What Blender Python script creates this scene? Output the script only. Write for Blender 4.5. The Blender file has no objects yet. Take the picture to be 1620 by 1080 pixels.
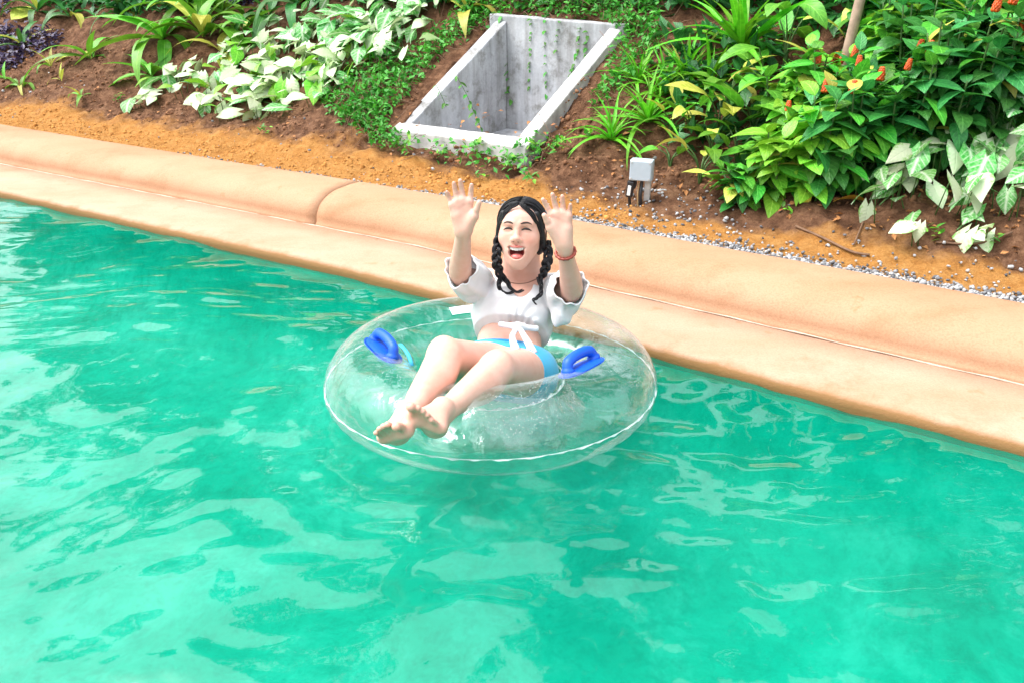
import bpy, bmesh, math, random, os
import numpy as np
from mathutils import Vector, Matrix, Euler

R = math.radians
random.seed(11)
rng = np.random.default_rng(7)
SC = bpy.context.scene
COL = SC.collection

# ------------------------------------------------------------------ camera
CAM_H = 1.40
PITCH = R(25.0)
FPX = 1330.0            # focal length in pixels of the 1620 px wide photograph
CE, SE = math.cos(PITCH), math.sin(PITCH)
cam_d = bpy.data.cameras.new('camera')
cam_d.sensor_width = 36.0
cam_d.lens = 36.0 * FPX / 1620.0
cam_d.clip_start = 0.05
cam_d.clip_end = 400.0
cam = bpy.data.objects.new('camera', cam_d)
COL.objects.link(cam)
cam.location = (0, 0, CAM_H)
cam.rotation_euler = (R(90) - PITCH, 0, 0)
SC.camera = cam

# ------------------------------------------------------------------ world, sun, exposure
SUN_EL, SUN_AZ = R(62), R(-84)      # azimuth measured clockwise from +Y: high, ahead to the left, behind thin cloud
w = bpy.data.worlds.new('World'); SC.world = w; w.use_nodes = True
nt = w.node_tree; nt.nodes.clear()
sky = nt.nodes.new('ShaderNodeTexSky'); sky.sky_type = 'NISHITA'; sky.sun_disc = False
sky.sun_elevation = SUN_EL; sky.sun_rotation = SUN_AZ
sky.air_density = 2.0; sky.dust_density = 5.0; sky.ozone_density = 4.0
hs = nt.nodes.new('ShaderNodeHueSaturation'); hs.inputs['Saturation'].default_value = 0.30
bg = nt.nodes.new('ShaderNodeBackground'); bg.inputs['Strength'].default_value = 0.15
wo = nt.nodes.new('ShaderNodeOutputWorld')
nt.links.new(sky.outputs[0], hs.inputs['Color']); nt.links.new(hs.outputs[0], bg.inputs['Color'])
nt.links.new(bg.outputs[0], wo.inputs['Surface'])

sun_d = bpy.data.lights.new('sun', 'SUN'); sun_d.energy = 0.65; sun_d.angle = R(34); sun_d.color = (1.0, 0.98, 0.955)
sun = bpy.data.objects.new('sun', sun_d); COL.objects.link(sun)
sd = Vector((math.sin(SUN_AZ) * math.cos(SUN_EL), math.cos(SUN_AZ) * math.cos(SUN_EL), math.sin(SUN_EL)))
sun.rotation_euler = sd.to_track_quat('Z', 'Y').to_euler()
sun.location = (0, 0, 12)

vs = SC.view_settings
vs.view_transform = 'Standard'; vs.look = 'None'; vs.gamma = 1.0; vs.use_curve_mapping = False
vs.exposure = 1.66
SC.cycles.use_denoising = True
SC.cycles.max_bounces = 6; SC.cycles.diffuse_bounces = 2; SC.cycles.glossy_bounces = 3; SC.cycles.transmission_bounces = 2
SC.cycles.transparent_max_bounces = 14
SC.cycles.caustics_reflective = False
SC.cycles.caustics_refractive = False
SC.cycles.sample_clamp_indirect = 6.0

# ------------------------------------------------------------------ helpers
def PX(u, v, d):
    """point seen at photo pixel (u, v) at axial depth d"""
    x = (u - 810.0) / FPX * d; up = (540.0 - v) / FPX * d
    return Vector((x, d * CE + up * SE, CAM_H - d * SE + up * CE))

def ray(u, v):
    x = (u - 810.0) / FPX; up = (540.0 - v) / FPX
    return Vector((x, CE + up * SE, -SE + up * CE))

def on_plane(u, v, z):
    r = ray(u, v); d = (z - CAM_H) / r.z
    return Vector((0, 0, CAM_H)) + r * d

def tag(o, label=None, cat=None, group=None, kind=None):
    if label: o['label'] = label
    if cat: o['category'] = cat
    if group: o['group'] = group
    if kind: o['kind'] = kind
    return o

def empty(name, loc, rz=0.0):
    o = bpy.data.objects.new(name, None); COL.objects.link(o)
    o.empty_display_size = 0.05
    o.location = loc; o.rotation_euler = (0, 0, rz)
    return o

def link(name, me, parent=None, m=None):
    o = bpy.data.objects.new(name, me); COL.objects.link(o)
    if parent is not None: o.parent = parent
    if m is not None and len(me.materials) == 0: me.materials.append(m)
    return o

def mesh(name, verts, faces, smooth=True, m=None):
    me = bpy.data.meshes.new(name)
    verts = np.asarray(verts, dtype=np.float32)
    if isinstance(faces, np.ndarray) and faces.ndim == 2:
        nf, k = faces.shape
        me.vertices.add(len(verts)); me.vertices.foreach_set('co', verts.ravel())
        me.loops.add(nf * k); me.loops.foreach_set('vertex_index', faces.astype(np.int32).ravel())
        me.polygons.add(nf)
        me.polygons.foreach_set('loop_start', np.arange(0, nf * k, k, dtype=np.int32))
        me.polygons.foreach_set('loop_total', np.full(nf, k, dtype=np.int32))
        me.update(calc_edges=True)
    else:
        me.from_pydata([tuple(map(float, v)) for v in verts], [], faces); me.update()
    if smooth: me.polygons.foreach_set('use_smooth', np.ones(len(me.polygons), dtype=bool))
    if m is not None: me.materials.append(m)
    return me

def bm_mesh(name, bm, smooth=False, m=None):
    me = bpy.data.meshes.new(name); bm.normal_update(); bm.to_mesh(me); bm.free()
    if smooth: me.polygons.foreach_set('use_smooth', np.ones(len(me.polygons), dtype=bool))
    if m is not None: me.materials.append(m)
    return me

def uvs(me, uv_per_vertex, name='UVMap'):
    lay = me.uv_layers.new(name=name)
    li = np.zeros(len(me.loops), dtype=np.int32); me.loops.foreach_get('vertex_index', li)
    lay.data.foreach_set('uv', np.asarray(uv_per_vertex, dtype=np.float32)[li].ravel())

def vcol(me, cols, name='Col'):
    at = me.color_attributes.new(name, 'FLOAT_COLOR', 'POINT')
    c = np.ones((len(me.vertices), 4), dtype=np.float32); c[:, :3] = cols
    at.data.foreach_set('color', c.ravel())

def box_bm(bm, c, size, rot=None, bevel=0.0, seg=2):
    """bevelled box added to bm"""
    ret = bmesh.ops.create_cube(bm, size=1.0)
    vs_ = ret['verts']
    bmesh.ops.scale(bm, vec=size, verts=vs_)
    if bevel > 0:
        es = list({e for v in vs_ for e in v.link_edges})
        r2 = bmesh.ops.bevel(bm, geom=es, offset=bevel, segments=seg, profile=0.5, affect='EDGES')
        vs_ = list({v for f in r2['faces'] for v in f.verts} | {v for v in vs_ if v.is_valid})
    if rot is not None: bmesh.ops.rotate(bm, cent=(0, 0, 0), matrix=rot, verts=vs_)
    bmesh.ops.translate(bm, vec=c, verts=vs_)
    return vs_

def tube_arrays(pts, rad, n=8, caps=True, flat=1.0, up=None):
    """swept tube through pts; rad scalar or list"""
    P = np.array([tuple(p) for p in pts], dtype=float); m = len(P)
    rad = np.full(m, rad, dtype=float) if np.isscalar(rad) else np.array(rad, dtype=float)
    T = np.gradient(P, axis=0); T /= np.linalg.norm(T, axis=1)[:, None] + 1e-12
    ref = np.array([0, 0, 1.0]) if up is None else np.array(up, dtype=float)
    if abs(T[0] @ ref) > 0.9: ref = np.array([1.0, 0, 0])
    N = np.zeros_like(P); b = np.cross(T[0], ref); b /= np.linalg.norm(b); N[0] = b
    for i in range(1, m):
        v = N[i - 1] - T[i] * (N[i - 1] @ T[i]); N[i] = v / (np.linalg.norm(v) + 1e-12)
    B = np.cross(T, N)
    a = np.linspace(0, 2 * np.pi, n, endpoint=False)
    V = P[:, None, :] + rad[:, None, None] * (np.cos(a)[None, :, None] * N[:, None, :] + flat * np.sin(a)[None, :, None] * B[:, None, :])
    V = V.reshape(-1, 3)
    F = []
    for i in range(m - 1):
        for j in range(n):
            k = (j + 1) % n
            F.append((i * n + j, i * n + k, (i + 1) * n + k, (i + 1) * n + j))
    if caps:
        F.append(tuple(range(n - 1, -1, -1))); F.append(tuple((m - 1) * n + j for j in range(n)))
    return V, F

class MB:
    def __init__(s): s.v = []; s.f = []; s.n = 0
    def add(s, V, F):
        s.v.append(np.asarray(V, dtype=float)); s.f += [tuple(i + s.n for i in f) for f in F]; s.n += len(V)
    def tube(s, *a, **k): s.add(*tube_arrays(*a, **k))
    def build(s, name, m=None, parent=None, smooth=True):
        me = mesh(name, np.concatenate(s.v), s.f, smooth, m)
        return link(name, me, parent)

def catmull(pts, n=8):
    P = [Vector(p) for p in pts]; P = [P[0] * 2 - P[1]] + P + [P[-1] * 2 - P[-2]]
    out = []
    for i in range(1, len(P) - 2):
        for k in range(n):
            t = k / n; a, b, c, d = P[i - 1], P[i], P[i + 1], P[i + 2]
            out.append(0.5 * ((2 * b) + (c - a) * t + (2 * a - 5 * b + 4 * c - d) * t * t + (-a + 3 * b - 3 * c + d) * t ** 3))
    out.append(P[-2]); return out

# value noise, 2-D and 3-D, numpy
_perm = rng.random(4096).astype(np.float32)
def _h2(ix, iy): return _perm[((ix * 73856093) ^ (iy * 19349663)) & 4095]
def noise2(x, y):
    ix = np.floor(x).astype(np.int64); iy = np.floor(y).astype(np.int64); fx = x - ix; fy = y - iy
    fx = fx * fx * (3 - 2 * fx); fy = fy * fy * (3 - 2 * fy)
    return ((_h2(ix, iy) * (1 - fx) + _h2(ix + 1, iy) * fx) * (1 - fy) + (_h2(ix, iy + 1) * (1 - fx) + _h2(ix + 1, iy + 1) * fx) * fy) * 2 - 1
def fbm2(x, y, o=4):
    s = 0; a = 1.0; t = 0
    for i in range(o):
        s = s + a * noise2(x * 2 ** i + 17.3 * i, y * 2 ** i - 9.1 * i); t += a; a *= 0.5
    return s / t

# ------------------------------------------------------------------ material helpers
def newmat(name):
    m = bpy.data.materials.new(name); m.use_nodes = True
    n = m.node_tree.nodes; l = m.node_tree.links
    return m, n, l, n['Principled BSDF'], n['Material Output']

def ramp(n, l, fac, stops):
    r = n.new('ShaderNodeValToRGB'); cr = r.color_ramp
    while len(cr.elements) < len(stops): cr.elements.new(0.5)
    for e, (p, c) in zip(cr.elements, stops): e.position = p; e.color = (*c, 1)
    l.new(fac, r.inputs['Fac']); return r.outputs['Color']

def tex_noise(n, l, scale, detail=6, rough=0.6, coord='Object', vec=None):
    if vec is None:
        tc = n.new('ShaderNodeTexCoord'); vec = tc.outputs[coord]
    t = n.new('ShaderNodeTexNoise'); t.inputs['Scale'].default_value = scale; t.inputs['Detail'].default_value = detail
    t.inputs['Roughness'].default_value = rough; l.new(vec, t.inputs['Vector']); return t.outputs['Fac']

def mixc(n, l, a, b, fac, mode='MIX'):
    x = n.new('ShaderNodeMix'); x.data_type = 'RGBA'; x.blend_type = mode
    for s, v in ((x.inputs[6], a), (x.inputs[7], b), (x.inputs[0], fac)):
        if isinstance(v, bpy.types.NodeSocket): l.new(v, s)
        elif isinstance(v, tuple): s.default_value = (*v, 1)
        else: s.default_value = v
    return x.outputs[2]

def bump(n, l, h, strength=0.3, dist=0.01, nrm=None):
    b = n.new('ShaderNodeBump'); b.inputs['Strength'].default_value = strength; b.inputs['Distance'].default_value = dist
    l.new(h, b.inputs['Height'])
    if nrm is not None: l.new(nrm, b.inputs['Normal'])
    return b.outputs['Normal']

def simple(name, col, rough=0.5, var=0.12, scale=30, bmp=0.1, spec=0.5, metallic=0.0):
    m, n, l, p, o = newmat(name)
    f = tex_noise(n, l, scale)
    c = ramp(n, l, f, [(0.3, tuple(x * (1 - var) for x in col)), (0.7, tuple(min(1, x * (1 + var)) for x in col))])
    l.new(c, p.inputs['Base Color']); p.inputs['Roughness'].default_value = rough
    p.inputs['Specular IOR Level'].default_value = spec; p.inputs['Metallic'].default_value = metallic
    if bmp: l.new(bump(n, l, f, bmp, 0.004), p.inputs['Normal'])
    return m
# ================================================================== SETTING
# canal edge in plan: two straight runs with a slight bend
A1 = Vector((-0.833, 0.553)).normalized(); N1 = Vector((-A1.y * -1, A1.x * -1)); N1 = Vector((A1.y, -A1.x))
if N1.y < 0: N1 = -N1
A2 = Vector((-0.866, 0.500)).normalized(); N2 = Vector((A2.y, -A2.x))
if N2.y < 0: N2 = -N2
_e = on_plane(1040, 568, 0.0); C1 = N1.dot(_e.xy)
_b = on_plane(560, 440, 0.0)
BEND = _b.xy + N1 * (C1 - N1.dot(_b.xy)); C2 = N2.dot(BEND)

def s_of(x, y):
    s1 = N1.x * x + N1.y * y - C1; s2 = N2.x * x + N2.y * y - C2
    d = s1 - s2; k = 0.12
    return 0.5 * (s1 + s2 + np.sqrt(d * d + k * k)) - 0.5 * k * np.exp(-np.abs(d) * 6) * 0.5

KERB_S0, KERB_S1, KERB_Z = 0.395, 0.80, 0.215

def height(x, y):
    """bank height"""
    s = s_of(x, y)
    t = A1.x * (x - BEND.x) + A1.y * (y - BEND.y)
    base = np.interp(s, [0.0, 0.7, 0.86, 1.18, 1.40, 1.62, 2.7, 4.0, 14.0, 40.0], [-0.2, 0.12, 0.165, 0.175, 0.25, 0.36, 0.98, 1.70, 6.0, 9.0])
    rough_ = np.clip((s - 0.85) / 0.6, 0, 1)
    # the right-hand bank comes down steeper and closer, with a cut face
    cut = np.clip((-t - 1.1) / 0.9, 0, 1)
    base = base + cut * 0.10 * np.exp(-((s - 1.40) / 0.25) ** 2)
    base = base + rough_ * (0.07 * fbm2(x * 1.7, y * 1.7, 3) + 0.055 * fbm2(x * 5, y * 7, 4) + 0.026 * (np.abs(fbm2(x * 13, y * 17, 3)) - 0.3) + 0.014 * fbm2(x * 26, y * 26, 3))
    base = base + 0.014 * fbm2(x * 9 + 5, y * 9, 4) * np.clip((s - 0.8) / 0.2, 0, 1)
    return base

def hz(x, y): return float(height(np.array([x]), np.array([y]))[0])

def gpx(u, v):
    """ground point on the bank under a photo pixel"""
    r = ray(u, v); d = np.arange(2.2, 30, 0.02)
    x = r.x * d; y = r.y * d; z = CAM_H + r.z * d
    hit = np.where(z < height(x, y))[0]
    if len(hit) == 0: i = len(d) - 1
    else: i = hit[0]
    lo, hi = d[max(i - 1, 0)], d[i]
    for _ in range(14):
        m_ = 0.5 * (lo + hi)
        if CAM_H + r.z * m_ < hz(r.x * m_, r.y * m_): hi = m_
        else: lo = m_
    return Vector((r.x * hi, r.y * hi, hz(r.x * hi, r.y * hi)))

def gnormal(x, y, e=0.03):
    return Vector((-(hz(x + e, y) - hz(x - e, y)) / (2 * e), -(hz(x, y + e) - hz(x, y - e)) / (2 * e), 1)).normalized()

def edge_path(s, t0, t1, n):
    """points on the offset line s behind the water's edge; t runs away to the left from the bend"""
    out = []
    bis = (N1 + N2).normalized(); mit = 1.0 / bis.dot(N1)
    o = BEND + bis * (s * mit)
    for t in np.linspace(t0, t1, n):
        k = 0.25
        tt = t
        p = o + (A1 * tt if tt < 0 else A2 * tt)
        out.append(p)
    return out

def sweep(name, profile, t0, t1, n, m, closed_ends=True):
    """profile: list of (s, z)"""
    rows = [edge_path(s, t0, t1, n) for s, z in profile]
    V = []; F = []; uv = []
    ts = np.linspace(t0, t1, n)
    for i in range(n):
        L = 0
        for j, (s, z) in enumerate(profile):
            p = rows[j][i]
            wob = 0.006 * fbm2(np.array([ts[i] * 1.3 + j * 0.1]), np.array([s * 2.0]), 3)[0]
            V.append((p.x, p.y, z + (wob if z > 0.0 else 0))); uv.append((ts[i], s + z))
    k = len(profile)
    for i in range(n - 1):
        for j in range(k - 1):
            F.append((i * k + j, i * k + j + 1, (i + 1) * k + j + 1, (i + 1) * k + j))
    if closed_ends:
        F.append(tuple(range(k))); F.append(tuple((n - 1) * k + j for j in reversed(range(k))))
    me = mesh(name, V, F, True, m); uvs(me, uv)
    bm = bmesh.new(); bm.from_mesh(me); bmesh.ops.recalc_face_normals(bm, faces=bm.faces); bm.to_mesh(me); bm.free()
    return me

def mat_plaster(name, base, dark, light, tide_shade=False):
    m, n, l, p, o = newmat(name)
    tc = n.new('ShaderNodeTexCoord')
    mp = n.new('ShaderNodeMapping'); mp.inputs['Rotation'].default_value = (0, 0, R(33)); mp.inputs['Scale'].default_value = (0.35, 1.6, 1.6)
    l.new(tc.outputs['Object'], mp.inputs['Vector'])
    big = tex_noise(n, l, 2.2, 5, 0.6, vec=mp.outputs[0]); fine = tex_noise(n, l, 120, 8, 0.75); med = tex_noise(n, l, 9, 6, 0.6)
    c = ramp(n, l, big, [(0.30, dark), (0.5, base), (0.72, light)])
    c = mixc(n, l, c, ramp(n, l, fine, [(0.36, (0.62, 0.57, 0.54)), (0.56, (1, 1, 1))]), 0.45, 'MULTIPLY')
    blot = tex_noise(n, l, 4.5, 9, 0.72); c = mixc(n, l, c, ramp(n, l, blot, [(0.36, (0.80, 0.70, 0.60)), (0.50, (1, 1, 1))]), 0.4, 'MULTIPLY')
    # a few ochre water stains
    st = ramp(n, l, med, [(0.64, (1, 1, 1)), (0.70, (0.86, 0.66, 0.45))])
    c = mixc(n, l, c, st, 0.55, 'MULTIPLY')
    if tide_shade:      # wet, algae-stained band just above the water, with the face's shade painted in
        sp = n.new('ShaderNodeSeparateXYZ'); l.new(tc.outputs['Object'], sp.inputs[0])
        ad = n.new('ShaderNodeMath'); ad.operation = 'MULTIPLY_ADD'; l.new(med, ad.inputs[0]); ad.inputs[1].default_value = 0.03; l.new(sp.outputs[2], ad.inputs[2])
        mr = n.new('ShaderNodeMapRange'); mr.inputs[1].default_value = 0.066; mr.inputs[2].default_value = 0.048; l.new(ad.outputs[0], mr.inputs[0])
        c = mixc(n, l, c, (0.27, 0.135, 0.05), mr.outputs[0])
    l.new(c, p.inputs['Base Color']); p.inputs['Roughness'].default_value = 0.72; p.inputs['Specular IOR Level'].default_value = 0.3
    h = n.new('ShaderNodeMath'); h.operation = 'ADD'; l.new(fine, h.inputs[0]); l.new(med, h.inputs[1])
    l.new(bump(n, l, h.outputs[0], 0.4, 0.008), p.inputs['Normal'])
    return m

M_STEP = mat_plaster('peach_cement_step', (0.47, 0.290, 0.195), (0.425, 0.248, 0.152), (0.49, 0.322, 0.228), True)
M_KERB = mat_plaster('peach_cement_kerb', (0.440, 0.243, 0.140), (0.390, 0.205, 0.108), (0.465, 0.275, 0.168))

# pool step (the low ledge at the water)
prof = [(0.10, -0.5), (0.012, -0.30), (0.0, -0.02), (-0.006, 0.012), (-0.002, 0.034), (0.010, 0.046), (0.03, 0.052), (0.12, 0.056), (0.25, 0.058), (0.42, 0.060), (0.42, -0.5)]
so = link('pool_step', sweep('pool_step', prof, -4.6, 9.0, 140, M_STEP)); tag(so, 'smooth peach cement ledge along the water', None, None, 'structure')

# kerb roll above it, in two casts with an open joint
def kerb_profile():
    pts = [(KERB_S0 + 0.004, -0.05), (KERB_S0, 0.066), (KERB_S0 + 0.004, 0.074)]
    for i in range(13):
        a = i / 12 * R(90)
        pts.append((KERB_S0 + 0.012 + 0.20 * (1 - math.cos(a)), 0.082 + (KERB_Z - 0.082) * math.sin(a) ** 0.92))
    pts += [(KERB_S0 + 0.30, KERB_Z + 0.003), (KERB_S1 - 0.03, KERB_Z), (KERB_S1 - 0.006, KERB_Z - 0.010), (KERB_S1, KERB_Z - 0.035), (KERB_S1, -0.05)]
    return pts
JOINT_T = 0.60
for t0, t1, nn in ((-4.6, JOINT_T - 0.006, 90), (JOINT_T + 0.006, 9.0, 110)):
    o = link('kerb', sweep('kerb', kerb_profile(), t0, t1, nn, M_KERB)); tag(o, 'rounded peach cement kerb', None, None, 'structure')
# thin pale grout bead where kerb meets ledge
m_bead = simple('pale_grout', (0.50, 0.40, 0.31), 0.7, 0.2, 60)
V = MB(); pth = edge_path(KERB_S0 - 0.003, -4.6, 9.0, 160)
V.tube([(p.x, p.y, 0.0605 + 0.0015 * math.sin(i * 1.7)) for i, p in enumerate(pth)], [0.0030 + 0.0014 * math.sin(i * 2.3) for i in range(160)], 6)
tag(V.build('grout_line', m_bead), 'pale grout bead at the foot of the kerb', None, None, 'structure')

# ------------------------------------------------------------------ soil bank
def mat_soil():
    m, n, l, p, o = newmat('red_brown_soil')
    at = n.new('ShaderNodeAttribute'); at.attribute_name = 'sand'; at.attribute_type = 'GEOMETRY'
    big = tex_noise(n, l, 2.6, 6, 0.65); med = tex_noise(n, l, 14, 8, 0.7); fine = tex_noise(n, l, 90, 8, 0.75)
    brown = ramp(n, l, med, [(0.30, (0.055, 0.026, 0.014)), (0.46, (0.140, 0.067, 0.036)), (0.60, (0.24, 0.125, 0.070)), (0.78, (0.36, 0.21, 0.125))])
    orange = ramp(n, l, med, [(0.30, (0.31, 0.125, 0.028)), (0.46, (0.45, 0.205, 0.052)), (0.70, (0.53, 0.28, 0.09))])
    sh = n.new('ShaderNodeMath'); sh.operation = 'ADD'; l.new(at.outputs['Fac'], sh.inputs[0])
    b2 = n.new('ShaderNodeMath'); b2.operation = 'MULTIPLY_ADD'; l.new(big, b2.inputs[0]); b2.inputs[1].default_value = 1.3; b2.inputs[2].default_value = -0.65
    l.new(b2.outputs[0], sh.inputs[1])
    f = n.new('ShaderNodeMapRange'); f.inputs[1].default_value = 0.35; f.inputs[2].default_value = 0.65; l.new(sh.outputs[0], f.inputs[0])
    c = mixc(n, l, brown, orange, f.outputs[0])
    ag = n.new('ShaderNodeAttribute'); ag.attribute_name = 'grit'; c = mixc(n, l, c, ramp(n, l, med, [(0.35, (0.085, 0.08, 0.078)), (0.65, (0.21, 0.20, 0.19))]), ag.outputs['Fac'])
    c = mixc(n, l, c, ramp(n, l, fine, [(0.32, (0.55, 0.5, 0.46)), (0.6, (1, 1, 1))]), 0.8, 'MULTIPLY')
    l.new(c, p.inputs['Base Color']); p.inputs['Roughness'].default_value = 0.95; p.inputs['Specular IOR Level'].default_value = 0.15
    h = n.new('ShaderNodeMath'); h.operation = 'ADD'; l.new(fine, h.inputs[0]); l.new(med, h.inputs[1])
    l.new(bump(n, l, h.outputs[0], 0.9, 0.02), p.inputs['Normal'])
    return m
M_SOIL = mat_soil()

# chute footprint in bank coordinates (cut out of the soil)
def ts_of(x, y):
    return (x - BEND.x) * A1.x + (y - BEND.y) * A1.y, (x - BEND.x) * N1.x + (y - BEND.y) * N1.y
def from_ts(t, s): return BEND + A1 * t + N1 * s

ts_g = np.concatenate([np.linspace(-5.0, 8.5, 470), np.linspace(8.6, 26, 40)])
ss_g = np.concatenate([np.linspace(0.62, 2.6, 190), np.linspace(2.62, 5.2, 110), np.linspace(5.3, 16, 50), np.linspace(16.5, 45, 20)])
TT, SS = np.meshgrid(ts_g, ss_g, indexing='ij')
X = BEND.x + A1.x * TT + N1.x * SS; Y = BEND.y + A1.y * TT + N1.y * SS
# follow the bend on the left
bent = np.clip(TT, 0, None); X = X + (A2.x - A1.x) * bent; Y = Y + (A2.y - A1.y) * bent
Z = height(X, Y)
SV = s_of(X, Y)
BANK_X, BANK_Y = X, Y
CH_T0, CH_T1, CH_S0, CH_S1 = 0.0, 1.02, 1.47, 2.62      # chute footprint, bank coordinates
tt_, ss_ = ts_of(X, Y)
inside = (tt_ > CH_T0 - 0.02) & (tt_ < CH_T1 - 0.055) & (ss_ > CH_S0 + 0.04) & (ss_ < CH_S1 - 0.035)
Z = np.where(inside, 0.10, Z)
Z = Z - np.where((tt_ > CH_T0 - 0.1) & (tt_ < CH_T1 + 0.15) & (ss_ < CH_S0 + 0.03) & (ss_ > CH_S0 - 0.5), 0.055 * np.exp(-((ss_ - CH_S0) / 0.20) ** 2), 0)
# soil settled a little along the outside of the right wall
Z = Z - np.where((tt_ < CH_T0 + 0.02) & (ss_ > CH_S0 - 0.1) & (ss_ < CH_S1), 0.07 * np.exp(-((tt_ - CH_T0) / 0.22) ** 2), 0)
ni, nj = X.shape
idx = np.arange(ni * nj).reshape(ni, nj)
F = np.stack([idx[:-1, :-1], idx[1:, :-1], idx[1:, 1:], idx[:-1, 1:]], -1).reshape(-1, 4)
me = mesh('soil_bank', np.stack([X, Y, Z], -1).reshape(-1, 3), F, True, M_SOIL)
sandw = np.clip(1.15 - np.abs(SV - 1.0) / np.interp(tt_, [-3, -1, 0.3, 1.5, 3, 7], [0.24, 0.28, 0.50, 0.56, 0.52, 0.56]), 0, 1)
at = me.attributes.new('sand', 'FLOAT', 'POINT'); at.data.foreach_set('value', sandw.astype(np.float32).ravel())
gritw = np.clip(1.6 - (SV - KERB_S1) / np.interp(tt_, [-4.2, -2.6, -1.2, -0.3, 1.2, 2.0], [0.13, 0.105, 0.085, 0.065, 0.04, 0.001]), 0, 1) * (SV > 0.5) * (tt_ < 2.0)
at = me.attributes.new('grit', 'FLOAT', 'POINT'); at.data.foreach_set('value', gritw.astype(np.float32).ravel())
bank = link('soil_bank', me); tag(bank, 'bare reddish brown soil bank rising behind the kerb', None, None, 'structure')

# ------------------------------------------------------------------ water channel
def mat_floor():
    m, n, l, p, o = newmat('turquoise_paint_caustic_mottle')
    tc = n.new('ShaderNodeTexCoord'); wp = n.new('ShaderNodeTexNoise'); wp.inputs['Scale'].default_value = 2.2; l.new(tc.outputs['Object'], wp.inputs['Vector'])
    va = n.new('ShaderNodeVectorMath'); va.operation = 'MULTIPLY_ADD'; l.new(wp.outputs['Color'], va.inputs[0]); va.inputs[1].default_value = (0.22, 0.22, 0); l.new(tc.outputs['Object'], va.inputs[2])
    f = tex_noise(n, l, 1.9, 7, 0.68, vec=va.outputs[0]); g = tex_noise(n, l, 17, 6, 0.7, vec=va.outputs[0])
    c = ramp(n, l, f, [(0.34, (0.002, 0.27, 0.175)), (0.50, (0.010, 0.38, 0.27)), (0.64, (0.08, 0.52, 0.42))])  # turquoise paint, its light and dark mottles imitating caustics and refraction by the waves
    c = mixc(n, l, c, ramp(n, l, g, [(0.36, (0.55, 0.68, 0.66)), (0.55, (1, 1, 1))]), 0.9, 'MULTIPLY')
    l.new(c, p.inputs['Base Color']); p.inputs['Roughness'].default_value = 0.6
    return m
M_FLOOR = mat_floor()
prof = [(-0.007, -0.016), (-0.007, -0.06), (-0.012, -0.12), (-0.03, -0.20), (-0.07, -0.29), (-0.14, -0.38), (-0.25, -0.46), (-0.42, -0.53), (-0.65, -0.58), (-1.0, -0.61), (-2.0, -0.63), (-5.0, -0.64), (-14.0, -0.64)]
o = link('pool_floor', sweep('pool_floor', prof, -7.0, 12.0, 60, M_FLOOR, False)); tag(o, 'turquoise painted pool floor curving up to the wall', None, None, 'structure')

def wave(x, y):
    """water surface height"""
    c, s = A1.x, A1.y
    u = x * c + y * s; v_ = -x * s + y * c
    wx = x + 0.25 * noise2(x * 1.3, y * 1.3) ; wy = y + 0.25 * noise2(x * 1.3 + 9, y * 1.3 + 4)
    z = 0.008 * fbm2(wx * 1.1, wy * 1.7, 2) + 0.0092 * noise2(wx * 2.8 + 3, wy * 4.9) + 0.0066 * noise2(wx * 5.9, wy * 9.9 + 5)
    z += 0.0012 * np.sin(13.0 * u + 4 * noise2(x * 0.9, y * 0.9) + 3.0 * v_)
    z += 0.0026 * noise2(wx * 11, wy * 17 + 2) + 0.0009 * noise2(wx * 21 + 4, wy * 29) + 0.00035 * noise2(wx * 44, wy * 52)
    # rings spreading from the tube
    r = np.hypot(x + 0.071, y - 2.53)
    z += 0.0030 * np.exp(-((r - 0.72) / 0.30) ** 2) * np.sin(34 * r + 2 * noise2(x * 2, y * 2))
    return z

def mat_water():
    m, n, l, p, o = newmat('clear_turquoise_water')
    n.remove(p)
    fr = n.new('ShaderNodeFresnel'); fr.inputs['IOR'].default_value = 1.42
    gl = n.new('ShaderNodeBsdfGlossy'); gl.inputs['Roughness'].default_value = 0.004; gl.inputs['Color'].default_value = (1, 1, 1, 1)
    tr = n.new('ShaderNodeBsdfTransparent'); tr.inputs['Color'].default_value = (0.60, 0.99, 0.90, 1)
    df = n.new('ShaderNodeBsdfDiffuse'); df.inputs['Color'].default_value = (0.0, 0.315, 0.205, 1)
    mp = n.new('ShaderNodeTexCoord')
    t1 = tex_noise(n, l, 2.3, 5, 0.62, vec=mp.outputs['Object'])
    mr = n.new('ShaderNodeMapRange'); mr.inputs[1].default_value = 0.3; mr.inputs[2].default_value = 0.7; mr.inputs[3].default_value = 0.22; mr.inputs[4].default_value = 0.48
    l.new(t1, mr.inputs[0])
    mx = n.new('ShaderNodeMixShader'); l.new(mr.outputs[0], mx.inputs[0]); l.new(tr.outputs[0], mx.inputs[1]); l.new(df.outputs[0], mx.inputs[2])
    fine = tex_noise(n, l, 38, 3, 0.5, vec=mp.outputs['Object']); bn = bump(n, l, fine, 0.05, 0.004)
    l.new(bn, gl.inputs['Normal']); l.new(bn, fr.inputs['Normal'])
    fm = n.new('ShaderNodeMath'); fm.operation = 'MULTIPLY'; fm.inputs[1].default_value = 1.0; fm.use_clamp = True; l.new(fr.outputs[0], fm.inputs[0])
    m2 = n.new('ShaderNodeMixShader'); l.new(fm.outputs[0], m2.inputs[0]); l.new(mx.outputs[0], m2.inputs[1]); l.new(gl.outputs[0], m2.inputs[2])
    l.new(m2.outputs[0], o.inputs['Surface'])
    return m
M_WATER = mat_water()
gx = np.concatenate([np.linspace(-12, -4.05, 80), np.linspace(-4, 2.6, 560), np.linspace(2.7, 8, 30)])
gy = np.concatenate([np.linspace(-5, 0.15, 50), np.linspace(0.2, 6.5, 560), np.linspace(6.6, 11, 60)])
WX, WY = np.meshgrid(gx, gy, indexing='ij'); WZ = wave(WX, WY)
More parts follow.
